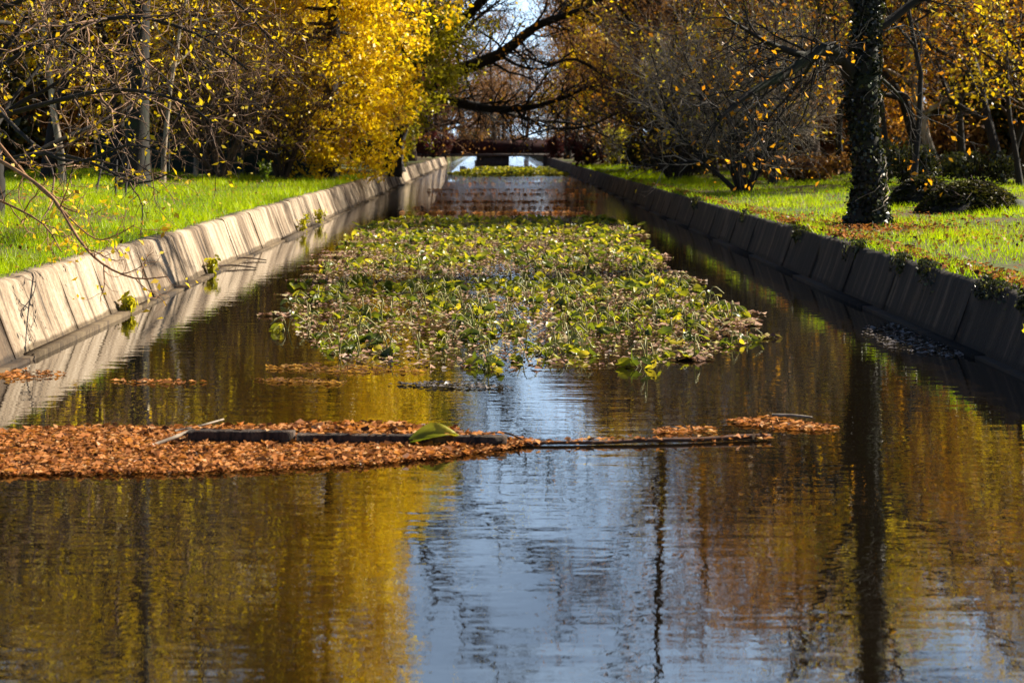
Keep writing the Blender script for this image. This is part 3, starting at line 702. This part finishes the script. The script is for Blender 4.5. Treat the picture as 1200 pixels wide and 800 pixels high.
# --- green net fence
root = empty('net_fence', (0, 66, 0)); tag(root, 'dark green netting fence behind the slim trees on the left lawn', 'fence')
x0, x1 = -15.5, -6.9
for k in range(7):
    xa = x0 + (x1 - x0) * k / 6; z = zgf(xa, 66)
    mb = MB(); mb.tube([(xa, 0, z - .2), (xa, 0, z + 1.75)], .035, 8); mb.build('post', M['post'], root)
    if k < 6:
        xb = x0 + (x1 - x0) * (k + 1) / 6; V = []; K = 8; Q = []
        for i in range(K + 1):
            t = i / K; x = xa + .03 + (xb - xa - .06) * t; yy = .06 * math.sin(t * math.pi) + .05
            for zz, oy in ((z + .02, 0), (z + .8, .02 * math.sin(i * 2.)), (z + 1.6 - .06 * math.sin(t * math.pi), 0)): V.append((x, yy + oy, zz))
        nV = len(V); V += [(a, b_ + .012, c_) for a, b_, c_ in V]
        for i in range(K):
            for j in range(2):
                q = (i*3+j, (i+1)*3+j, (i+1)*3+j+1, i*3+j+1); Q += [q, tuple(nV + w for w in q[::-1])]
        obj('netting', npmesh('netting', V, Q, smooth=True), M['net'], root)

# --- brush piles
def brush(label, px, d, rx, ry, h, seed):
    rr = random.Random(seed); rng = np.random.default_rng(seed); loc = gnd(px, d)
    root = empty('brush_pile', loc); tag(root, label, 'brush pile')
    V = []; Q = []; nr, ns = 7, 22
    for i in range(nr + 1):
        t = i / nr
        for j in range(ns):
            a = 6.283 * j / ns; w = 1 + .2 * math.sin(3 * a + seed) + .1 * math.sin(5 * a + 2 * seed) + rr.uniform(-.08, .08)
            V.append((math.cos(a) * rx * w * (1 - t), math.sin(a) * ry * w * (1 - t), h * (1 - (1 - t) ** 2.2) - .08 + rr.uniform(-.07, .07) * (i > 0)))
    for i in range(nr):
        for j in range(ns): Q.append((i*ns+j, i*ns+(j+1) % ns, (i+1)*ns+(j+1) % ns, (i+1)*ns+j))
    obj('heap', npmesh('heap', V, Q, smooth=True), M['bark_moss'], root)
    mb = MB()
    for k in range(170):
        a = rr.uniform(0, 6.283); q = rr.random() ** .6; z = h * (1 - q ** 2.2); c = Vector((math.cos(a) * rx * q, math.sin(a) * ry * q, z))
        dd = Vector((rr.gauss(0, 1), rr.gauss(0, .8), rr.gauss(0, .35))).normalized(); L = rr.uniform(.10, .32)
        mb.tube([c - dd * L, c + Vector((0, 0, .05)), c + dd * L - Vector((0, 0, .05))], [.010, .009, .004], 4, False)
    mb.build('sticks', M['bark_brown' if seed == 2 else 'bark_dark'], root)
    C = []
    for k in range(5200):
        a = rng.random() * 6.283; q = rng.random() ** .55; C.append((math.cos(a) * rx * q, math.sin(a) * ry * q, h * (1 - q ** 2.2) + rng.random() * .05))
    V, Q, T = leaves(C, .09, rng, .5); obj('dead_leaves', npmesh('dead_leaves', V, Q, tint=T * .9), M['leaf_moss'], root)
brush('smaller dark brush pile right beside the ivy covered trunk', 1082, 39, .85, .7, .62, 1)
brush('larger dark brush pile of sticks and dead leaves at the right edge', 1138, 35.5, 1.15, .9, .60, 2)

# ------------------------------------------------------------------ bridge
root = empty('footbridge', (0, 172, 0)); tag(root, 'low far footbridge with dark maroon parapet crossing the end of the canal', 'bridge')
mb = MB(); mb.box((-.3, .8, .93), (17, 2.6, .3)); mb.build('deck', M['deck'], root)
for yy in (-.4, 2.0):
    mb = MB(); mb.box((-.3, yy, 1.75), (16.8, .12, 1.34))
    for k in range(9): mb.box((-8.2 + k * 1.98, yy - .07, 1.75), (.16, .16, 1.40))
    mb.box((-.3, yy, 2.46), (17, .22, .08)); mb.build('parapet', M['parapet'], root)
mb = MB(); mb.box((-.3, .8, .1), (3.3, 2.2, 1.36)); mb.build('pier', M['pier'], root)
for s in (-1, 1):
    mb = MB(); mb.box((s * 6.4 - .1, .8, .1), (3.0, 2.4, 1.36)); mb.build('abutment', M['pier'], root)

# ------------------------------------------------------------------ grass and litter
rng = np.random.default_rng(17)
def lump(x, y): return .5 + .25 * np.sin(x * 1.9 + 1.3 * np.sin(y * .8)) + .25 * np.sin(y * 1.4 + 1.7 * np.sin(x * 1.1))
def blades(n, x0, x1, y0, y1, h, w, dz=0, patch=.0):
    y = y0 * (y1 / y0) ** rng.random(n); x = x0 + (x1 - x0) * rng.random(n)
    k = lump(x, y); keep = (rng.random(n) < .25 + .75 * k) & (k > patch); x, y, k = x[keep], y[keep], k[keep]; n = len(x)
    z = zg(x, y) + dz; hh = h * (.4 + .9 * k) * (.5 + rng.random(n)); ww = w * (.7 + .6 * rng.random(n)) * (.6 + y / 50)
    a = rng.random(n) * 6.283; dx, dy = np.cos(a), np.sin(a); le = rng.normal(0, .45, (n, 2))
    b0 = np.stack([x - dx * ww, y - dy * ww, z - .01], 1); b1 = np.stack([x + dx * ww, y + dy * ww, z - .01], 1)
    tp = np.stack([x + le[:, 0] * hh, y + le[:, 1] * hh, z + hh], 1)
    V = np.stack([b0, b1, tp], 1).reshape(-1, 3); t = np.clip(.15 + .35 * k + .35 * rng.random(n) + .25 * (rng.random(n) < .1), 0, 1)
    return V, np.repeat(t, 3)
def grass(name, label, parts):
    V = np.concatenate([p[0] for p in parts]); T = np.concatenate([p[1] for p in parts])
    tag(obj(name, npmesh(name, V, None, np.arange(len(V)).reshape(-1, 3), tint=T), M['grass']), label, 'grass', kind='stuff')
grass('grass', 'bright green lawn grass on the left bank', [blades(150000, -19, -5.22, 15, 72, .17, .006), blades(9000, -5.6, -5.2, 15, 100, .10, .006)])
grass('grass', 'yellow green grass on the right bank', [blades(130000, 5.6, 19, 17, 75, .11, .006, patch=.18), blades(7000, 5.4, 8, 60, 110, .2, .008), blades(9000, 5.27, 5.5, 13, 120, .13, .007, .035)])
def scatter_litter(n, x0, x1, y0, y1, up=.7, size=.075):
    y = y0 * (y1 / y0) ** rng.random(n); x = x0 + (x1 - x0) * rng.random(n)
    return np.stack([x, y, zg(x, y) + .03 + .05 * rng.random(n)], 1), size
C1 = np.concatenate([scatter_litter(4200, -16, -5.25, 15, 70)[0]])
V, Q, T = leaves(C1, .07, rng, .6); tag(obj('fallen_leaves', npmesh('fallen_leaves', V, Q, tint=T), M['litter']), 'fallen brown leaves scattered over the left lawn', 'leaves', kind='stuff')
C2 = np.concatenate([scatter_litter(2600, 5.3, 18, 17, 75)[0], scatter_litter(2800, 5.26, 5.9, 15, 70)[0],
    np.stack([6.6 + rng.normal(0, 1.1, 2400), 30.4 + rng.normal(0, 2.2, 2400), np.zeros(2400)], 1)])
C2 = C2[C2[:, 0] > 5.25]; C2[:, 2] = zg(C2[:, 0], C2[:, 1]) + np.where(C2[:, 0] < 5.5, .06, .02) + .06 * rng.random(len(C2))
V, Q, T = leaves(C2, .075, rng, .6); tag(obj('fallen_leaves', npmesh('fallen_leaves', V, Q, tint=T * .65), M['litter']), 'fallen brown leaves around the ivy covered trunk and along the right edge', 'leaves', kind='stuff')

# ------------------------------------------------------------------ floating leaf rafts
def inpoly(x, y, poly):
    c = np.zeros(len(x), bool); j = len(poly) - 1
    for i in range(len(poly)):
        xi, yi = poly[i]; xj, yj = poly[j]
        with np.errstate(divide='ignore', invalid='ignore'):
            k = ((yi > y) != (yj > y)) & (x < (xj - xi) * (y - yi) / (yj - yi) + xi)
        c ^= k; j = i
    return c
def fill(poly, n):
    p = np.array(poly); lo, hi = p.min(0), p.max(0); out = []
    tot = 0
    while tot < n:
        a = lo + (hi - lo) * rng.random((n * 2, 2)); a = a[inpoly(a[:, 0], a[:, 1], poly)]; out.append(a); tot += len(a)
        if len(out) > 60: break
    return np.concatenate(out)[:n]
def wpoly(pts): return [onwater(*p) for p in pts]
def float_leaves(name, label, cat, pts, n, size, mat, up=.75, zh=.012, aspect=.55, t0=0, t1=1):
    a = fill(pts, n); C = np.column_stack([a, .008 + zh * rng.random(len(a)) ** 1.5])
    V, Q, T = leaves(C, size, rng, up, aspect=aspect); V[:, 2] = np.maximum(V[:, 2], .003)
    return tag(obj(name, npmesh(name, V, Q, tint=t0 + (t1 - t0) * T), M[mat]), label, cat, kind='stuff')
raft = wpoly([(-150, 512), (0, 508), (90, 501), (200, 503), (330, 500), (470, 506), (580, 513), (632, 519), (600, 527), (520, 538), (420, 547), (250, 555), (100, 557), (-150, 560)])
float_leaves('leaf_raft', 'thick raft of rusty brown fallen leaves floating across the left of the canal', 'leaves', raft, 26000, .043, 'litter', .82, .022, .5)
a = fill(raft, 900); V, Q, T = leaves(np.column_stack([a, .012 + .02 * rng.random(900)]), .07, rng, .75, aspect=.6, fold=.4)
tag(obj('leaf_raft', npmesh('leaf_raft', V, Q, tint=T * .85), M['litter']), 'larger curled brown leaves lying over the big leaf raft', 'leaves', kind='stuff')
C = []
for k in range(150):
    px = 590 + 312 * rng.random(); xw, yw = onwater(px, 522 - (px - 590) * .022); C.append((xw, yw + rng.normal(-.02, .03), .012 + .03 * rng.random()))
for p0, p1, n_ in (((226, 517), (342, 518), 60), ((352, 518), (590, 521), 130)):
    (xa, ya), (xb, yb) = onwater(*p0), onwater(*p1)
    for k in range(n_):
        t = rng.random(); C.append((xa + (xb - xa) * t, ya + (yb - ya) * t + rng.normal(0, .04) - .02, (.104 if n_ == 60 else .084) + .006 * rng.random()))
V, Q, T = leaves(np.array(C), .055, rng, .85); tag(obj('fallen_leaves', npmesh('fallen_leaves', V, Q, tint=T), M['litter']), 'few brown leaves lying on the two dark timbers and along the thin pole', 'leaves', kind='stuff')
back = wpoly([(330, 506), (360, 501), (470, 502), (540, 508), (520, 512), (340, 510)])
float_leaves('leaf_raft', 'pale brown floating leaves caught behind the dark timbers', 'leaves', back, 900, .07, 'litter', .5, .05)
for pts, n, lab, mat in (
    ([(310, 430), (360, 427), (500, 433), (500, 437), (400, 438), (320, 434)], 420, 'long strip of red brown leaves floating just before the lily bed', 'leaf_brown'),
    ([(295, 445), (330, 444), (412, 447), (400, 451), (320, 449)], 220, 'short strip of dark floating leaves left of centre below the longer red strip', 'leaf_brown'),
    ([(455, 451), (520, 447), (605, 453), (600, 457), (500, 455)], 300, 'strip of dark floating leaves at the centre before the leaf raft', 'scum'),
    ([(130, 446), (180, 445), (245, 448), (200, 452), (150, 449)], 140, 'thin strip of floating leaves on the dark water near the left wall', 'litter'),
    ([(-40, 438), (20, 433), (80, 437), (70, 443), (0, 447), (-40, 447)], 420, 'heap of floating brown leaves against the foot of the left wall', 'litter'),
    ([(850, 493), (900, 489), (950, 496), (985, 502), (960, 507), (900, 503), (865, 498)], 700, 'flat patch of pink brown leaves floating right of the thin pole', 'litter'),
    ([(760, 505), (800, 501), (845, 503), (840, 508), (770, 509)], 160, 'few brown leaves heaped behind the right half of the thin pole', 'litter'),
    ([(1015, 383), (1060, 378), (1090, 395), (1150, 415), (1110, 420), (1040, 408), (1010, 392)], 800, 'grey scum and leaves floating beside the dark right wall', 'scum')):
    float_leaves('floating_leaves', lab, 'leaves', wpoly(pts), int(n * .62), .06, mat, .95, .006)

# timbers
def timber(label, pts, w, h, mat):
    a, b_ = [Vector((*onwater(*p), 0)) for p in pts]
    root_ = MB(); K = 12; rr = random.Random(int(pts[0][0]))
    d = (b_ - a).normalized(); s = Vector((-d.y, d.x, 0)); V = []; Q = []; T = []
    for i in range(K + 1):
        c = a.lerp(b_, i / K); e = rr.uniform(-.006, .006)
        for sx, sz in ((-.5, -.4), (.5, -.4), (.5, .55), (.42, .6), (-.42, .6), (-.5, .55)):
            V.append(tuple(c + s * (w * sx + e) + Vector((0, 0, h * sz + rr.uniform(-.004, .004)))))
    for i in range(K):
        for j in range(6): Q.append((i*6+j, i*6+(j+1) % 6, (i+1)*6+(j+1) % 6, (i+1)*6+j))
    for i in (0, K):
        for j in range(1, 5): T.append((i*6, i*6+j, i*6+j+1))
    return tag(obj('timber', npmesh('timber', V, Q, T), M[mat]), label, 'timber')
timber('short dark squared timber lying in the leaf raft, left of the longer one', [(222, 519), (345, 520)], .11, .165, 'plank')
timber('longer dark squared timber end to end with the short one in the leaf raft', [(349, 520), (594, 523)], .10, .13, 'plank')
def stick(name, label, pts, r0, r1, mat, zs=None, cat='stick'):
    P_ = []
    for i, (px, py) in enumerate(pts):
        x, y = onwater(px, py); P_.append(Vector((x, y, (zs[i] if zs else .02))))
    P_ = smooth_path(P_, 4); mb = MB(); mb.tube(P_, taper(len(P_), r0, r1), 8); return tag(mb.build(name, M[mat], smooth=True), label, cat)
stick('pole', 'long thin straight pole floating right of the leaf raft', [(585, 523), (640, 521.4), (700, 521), (760, 519.4), (820, 518.2), (870, 515.8), (903, 515.2)], .012, .019, 'pole_wood', [.010, .018, .016, .024, .022, .028, .024], 'pole')
stick('stick', 'pale stick poking out of the leaf raft at the end of the short timber', [(178, 525), (200, 522), (224, 517)], .012, .016, 'bark_pale', [.02, .05, .08])
stick('stick', 'thin stick lying across the top of the short timber', [(205, 519), (235, 515), (262, 508)], .008, .006, 'bark_pale', [.09, .105, .11])
stick('stick', 'short upright orange twig leaning on the big green leaf', [(509, 524), (514, 522), (516, 521)], .012, .009, 'bark_rust', [.0, .08, .13])
stick('stick', 'thin twig floating at the right tip of the leaf raft', [(540, 520), (590, 516), (625, 524)], .010, .006, 'bark_brown', [.05, .06, .01])
stick('stick', 'small stick lying on the leaf patch at the right end', [(905, 489), (930, 491), (952, 492)], .012, .009, 'bark_pale', [.02, .03, .02])
for py, x0p, x1p, lab in ((306, 258, 312, 'thin dark branch in the water against the left wall, farther of a pair'), (315, 240, 300, 'thin dark branch in the water against the left wall, nearer of a pair')):
    stick('stick', lab, [(x0p, py + 2), ((x0p + x1p) / 2, py - 1), (x1p, py)], .02, .010, 'bark_brown', [.06, .05, .02])

# big green leaf on the timber
def leaf_blade(L, Wd, fold, curl, n=10, m_=8, notch=True):
    V = []; Q = []
    for i in range(n + 1):
        t = i / n; w = Wd * math.sin(math.pi * min(max(.06 + .94 * t, 0), 1)) ** .65 * (1 - .25 * t)
        for j in range(m_ + 1):
            s = j / m_ * 2 - 1
            V.append((L * (t - .5) - (abs(s) * .12 * L if t < .3 and notch else 0) * (1 - t / .3 if t < .3 else 0), s * w * .5, fold * abs(s) ** 1.3 * w * .5 + curl * (t - .5) ** 2 * L + .03 * L * math.sin(5 * s + 7 * t)))
    for i in range(n):
        for j in range(m_): a = i * (m_ + 1) + j; Q.append((a, a + 1, a + m_ + 2, a + m_ + 1))
    return np.array(V), np.array(Q)
V, Q = leaf_blade(.33, .17, .6, -.5)
x, y = onwater(512, 524)
o = tag(obj('lily_leaf', npmesh('lily_leaf', V, Q, tint=np.clip(.55 + V[:, 0] * 1.2 + V[:, 1] * 1.5, .2, .95), smooth=True), M['lily']), 'big green and yellow leaf draped over the timber end in the leaf raft', 'leaf')
o.location = (x, y, .095); o.rotation_euler = (R(28), R(-6), R(8))

# ------------------------------------------------------------------ water lily bed
edge = [(440, 432), (400, 418), (345, 402), (335, 384), (345, 352), (365, 325), (395, 302), (412, 282), (420, 266), (470, 256),
        (715, 255), (742, 266), (748, 282), (765, 302), (792, 325), (832, 352), (872, 382), (882, 400), (842, 416), (760, 430), (620, 434)]
bed = wpoly(edge)
bedc = np.array(bed)
def lily_arrays(rr, nleaf, size, rad=.16):
    """leaf blades and stems of one clump"""
    out = []
    for k in range(nleaf):
        L = size * rr.uniform(.7, 1.25); V, Q = leaf_blade(L, L * rr.uniform(.6, .95), rr.uniform(.0, .9), rr.uniform(-.9, .9), 6, 4)
        Mx = Matrix.Rotation(rr.uniform(0, 6.28), 3, 'Z') @ Matrix.Rotation(rr.uniform(-1.0, .4), 3, 'Y') @ Matrix.Rotation(rr.gauss(0, .5), 3, 'X')
        h = rr.uniform(.005, .075); a = rr.uniform(0, 6.28); q = rad * rr.random() ** .5
        c = Vector((math.cos(a) * q * 1.3, math.sin(a) * q * 1.3, h))
        V = V @ np.array(Mx).T + np.array(c); lowz = V[:, 2].min()
        if lowz < .004: V[:, 2] = np.maximum(V[:, 2], .004 + .1 * (V[:, 2] - lowz))
        tn = rr.random() ** 1.5 * .85
        out.append((V, Q, np.clip(tn + .2 * np.linspace(0, 1, len(V)), 0, 1), [(c.x * .3, c.y * .3, -.03), (c.x * .7, c.y * .7, h * .8 + .02), tuple(c)]))
    return out
protos = []
rr = random.Random(9)
for k in range(9):
    arr = []; clump = lily_arrays(rr, rr.randint(4, 7), .132)
    for V, Q, T, st in clump:
        me = npmesh('leaf', V, Q, tint=T, smooth=True); me.materials.append(M['lily']); arr.append(me)
    mb = MB()
    for V, Q, T, st in clump: mb.tube(smooth_path(st), .006, 4, False)
    for j in range(2):
        a = rr.uniform(0, 6.28); e = Vector((math.cos(a) * .2, math.sin(a) * .2, rr.uniform(.03, .2)))
        mb.tube(smooth_path([(0, 0, -.03), (e.x * .3, e.y * .3, e.z + .08), tuple(e)]), .007, 4)
    ms = npmesh('stem', mb.v, mb.q, mb.t); ms.materials.append(M['lily_stem']); protos.append((arr, ms))
cand = fill(bed, 4000); cand = cand[np.argsort(cand[:, 1])]
taken = []
for x, y in cand:
    if y > 31: break
    if lump(x * 1.7, y * .9) < .22 or (27 < y < 30.5 and rr.random() < .75): continue  # leaves thinned out to stand for a band of shade across the bed
    if all((x - a) ** 2 + (y - b_) ** 2 > .34 ** 2 for a, b_ in taken[-90:]): taken.append((x, y))
rr.shuffle(taken); taken = taken[:170]
for i, (x, y) in enumerate(taken):
    arr, ms = protos[i % 9]
    root = empty('water_lily', (x, y, 0), rr.uniform(0, 6.28)); s = rr.uniform(.75, 1.2); root.scale = (s, s, s)
    tag(root, 'clump of curled green and yellow water lily leaves standing in the floating lily bed', 'water lily', 'water lily clumps in the lily bed')
    for me in arr: obj('leaf', me, None, root)
    obj('stem', ms, None, root)
# farther leaves of the bed: one mass
VV, QQ, TT, off = [], [], [], 0
far = cand[cand[:, 1] > 24]; far = far[(lump(far[:, 0] * 1.7, far[:, 1] * .9) > .2) & ~((far[:, 1] > 27) & (far[:, 1] < 30.5))]  # left empty over the same imitated band of shade
pool = [lily_arrays(rr, 4, .15, .22) for _ in range(24)]
def mass(pts, s0):
    global off
    for i, (x, y) in enumerate(pts):
        a = rr.uniform(0, 6.28); ca, sa = math.cos(a), math.sin(a); s = s0 * rr.uniform(.8, 1.2)
        for V, Q, T, st in pool[i % 24]:
            W_ = np.column_stack([(V[:, 0]*ca - V[:, 1]*sa) * s + x, (V[:, 0]*sa + V[:, 1]*ca) * s + y, V[:, 2] * s])
            VV.append(W_); QQ.append(Q + off); TT.append(T); off += len(V)
sel = far[RNG.permutation(len(far))[:560]]
mass(sel, 1.0)
tag(obj('lily_leaves', npmesh('lily_leaves', np.concatenate(VV), np.concatenate(QQ), tint=np.concatenate(TT), smooth=True), M['lily']), 'mass of small green leaves covering the far half of the lily bed', 'water lilies', kind='stuff')
VV, QQ, TT, off = [], [], [], 0
fb = wpoly([(528, 205), (560, 197), (640, 197), (668, 206), (620, 207.5), (540, 207.5)])
mass(fill(fb, 700), 1.5)
tag(obj('lily_leaves', npmesh('lily_leaves', np.concatenate(VV), np.concatenate(QQ), tint=np.concatenate(TT), smooth=True), M['lily']), 'small far lily bed before the bridge', 'water lilies', kind='stuff')
# flat pads and debris of the bed
ed = [(x + (RNG.random() - .5) * .3, y) for x, y in bed]
float_leaves('lily_pads', 'tan and brown withered pads and debris floating among the lily leaves', 'lily pads', ed, 21000, .065, 'pad', .93, .012, .7)
rows = []
for k in range(26):            # ragged strips at the edges of the bed
    py = rr.uniform(262, 428); side = rr.choice([-1, 1])
    xe = np.interp(py, [p[1] for p in edge[9::-1]], [p[0] for p in edge[9::-1]]) if side < 0 else np.interp(py, [p[1] for p in edge[10:20]], [p[0] for p in edge[10:20]])
    w_ = rr.uniform(15, 50) * (py - 167) / 200; th = max(.6, (py - 167) * .008)
    rows.append(wpoly([(xe - w_, py), (xe, py - th), (xe + w_, py), (xe, py + th)]))
C = np.concatenate([np.column_stack([fill(r_, 70), np.full(70, .012)]) for r_ in rows])
V, Q, T = leaves(C, .09, rng, .9, aspect=.8); V[:, 2] = np.maximum(V[:, 2], .003)
tag(obj('lily_pads', npmesh('lily_pads', V, Q, tint=T), M['pad']), 'ragged thin strips of pads drifting off the sides of the lily bed', 'lily pads', kind='stuff')
C = []
for py, xa, xb, n_ in ((250, 470, 700, 200), (244, 480, 690, 110), (237, 510, 700, 170), (228, 505, 720, 110), (223, 500, 690, 120), (215, 520, 690, 60), (210, 530, 680, 50)):
    for k in range(n_):
        px = xa + (xb - xa) * (.5 + .5 * math.sin(rr.random() * 6.28) * rr.random() ** .3); C.append((*onwater(px, py + rr.gauss(0, .5)), .012))
V, Q, T = leaves(np.array(C), .15, rng, .97, aspect=.9); V[:, 2] = np.maximum(V[:, 2], .003)
tag(obj('floating_leaves', npmesh('floating_leaves', V, Q, tint=T), M['litter']), 'thin rows of brown leaves drifting across the far water beyond the lily bed', 'leaves', kind='stuff')

# ------------------------------------------------------------------ sky, sun, camera
EL, TILT = R(36), R(26)
sd = Vector((math.cos(EL) * math.cos(TILT), math.cos(EL) * math.sin(TILT), math.sin(EL)))
w = bpy.data.worlds.new('World'); sc.world = w; w.use_nodes = True; nt = w.node_tree; nt.nodes.clear()
sky = nt.nodes.new('ShaderNodeTexSky'); sky.sky_type = 'NISHITA'; sky.sun_disc = False
sky.sun_elevation = EL; sky.sun_rotation = math.atan2(sd.x, sd.y); sky.air_density = .65; sky.dust_density = .3; sky.ozone_density = 1.5
bg = nt.nodes.new('ShaderNodeBackground'); bg.inputs[1].default_value = .05
ow = nt.nodes.new('ShaderNodeOutputWorld'); tc = nt.nodes.new('ShaderNodeTexCoord'); sp = nt.nodes.new('ShaderNodeSeparateXYZ'); nt.links.new(tc.outputs['Generated'], sp.inputs[0])
cn = noise(nt, mp_ := tc.outputs['Generated'], 3.2, 6, .6, .4)
def mrange(src, a, b_, c_=0, d_=1):
    q = nt.nodes.new('ShaderNodeMapRange'); q.interpolation_type = 'SMOOTHSTEP'
    for k_, v_ in ((1, a), (2, b_), (3, c_), (4, d_)): q.inputs[k_].default_value = v_
    nt.links.new(src, q.inputs[0]); return q.outputs[0]
def mul(a, b_):
    q = nt.nodes.new('ShaderNodeMath'); q.operation = 'MULTIPLY'; nt.links.new(a, q.inputs[0]); nt.links.new(b_, q.inputs[1]); return q.outputs[0]
bank = mul(mrange(sp.outputs[1], .72, .97), mrange(sp.outputs[2], .5, .2))      # bright cloud added over the far end to brighten its reflection in the water
cl = mul(bank, mrange(cn, .36, .66, .25, .95))
skyc = mixc(nt, cl, sky.outputs[0], (12.5, 17.0, 22.5))
nt.links.new(skyc, bg.inputs[0]); nt.links.new(bg.outputs[0], ow.inputs[0])
ld = bpy.data.lights.new('sun', 'SUN'); ld.energy = 5.0; ld.angle = R(.5); ld.color = (1, .90, .74)
lo = bpy.data.objects.new('sun', ld); link(lo); lo.rotation_euler = sd.to_track_quat('Z', 'Y').to_euler()

cd = bpy.data.cameras.new('camera'); cam = bpy.data.objects.new('camera', cd); link(cam)
cam.location = (0, 0, CH); cam.rotation_euler = (R(90), 0, 0)
cd.sensor_width = 36; cd.lens = 60; cd.shift_x = 19 / 1200; cd.shift_y = -233 / 1200; cd.clip_end = 4000; cd.clip_start = .1
cd.dof.use_dof = True; cd.dof.focus_distance = 20; cd.dof.aperture_fstop = 2.8
sc.camera = cam
sc.view_settings.view_transform = 'Standard'; sc.view_settings.look = 'None'; sc.view_settings.exposure = 1.25; sc.view_settings.gamma = 1
sc.render.engine = 'CYCLES'
cy = sc.cycles; cy.use_denoising = True; cy.max_bounces = 6; cy.diffuse_bounces = 2; cy.glossy_bounces = 3; cy.transmission_bounces = 3
cy.caustics_reflective = False; cy.caustics_refractive = False; cy.sample_clamp_indirect = 6
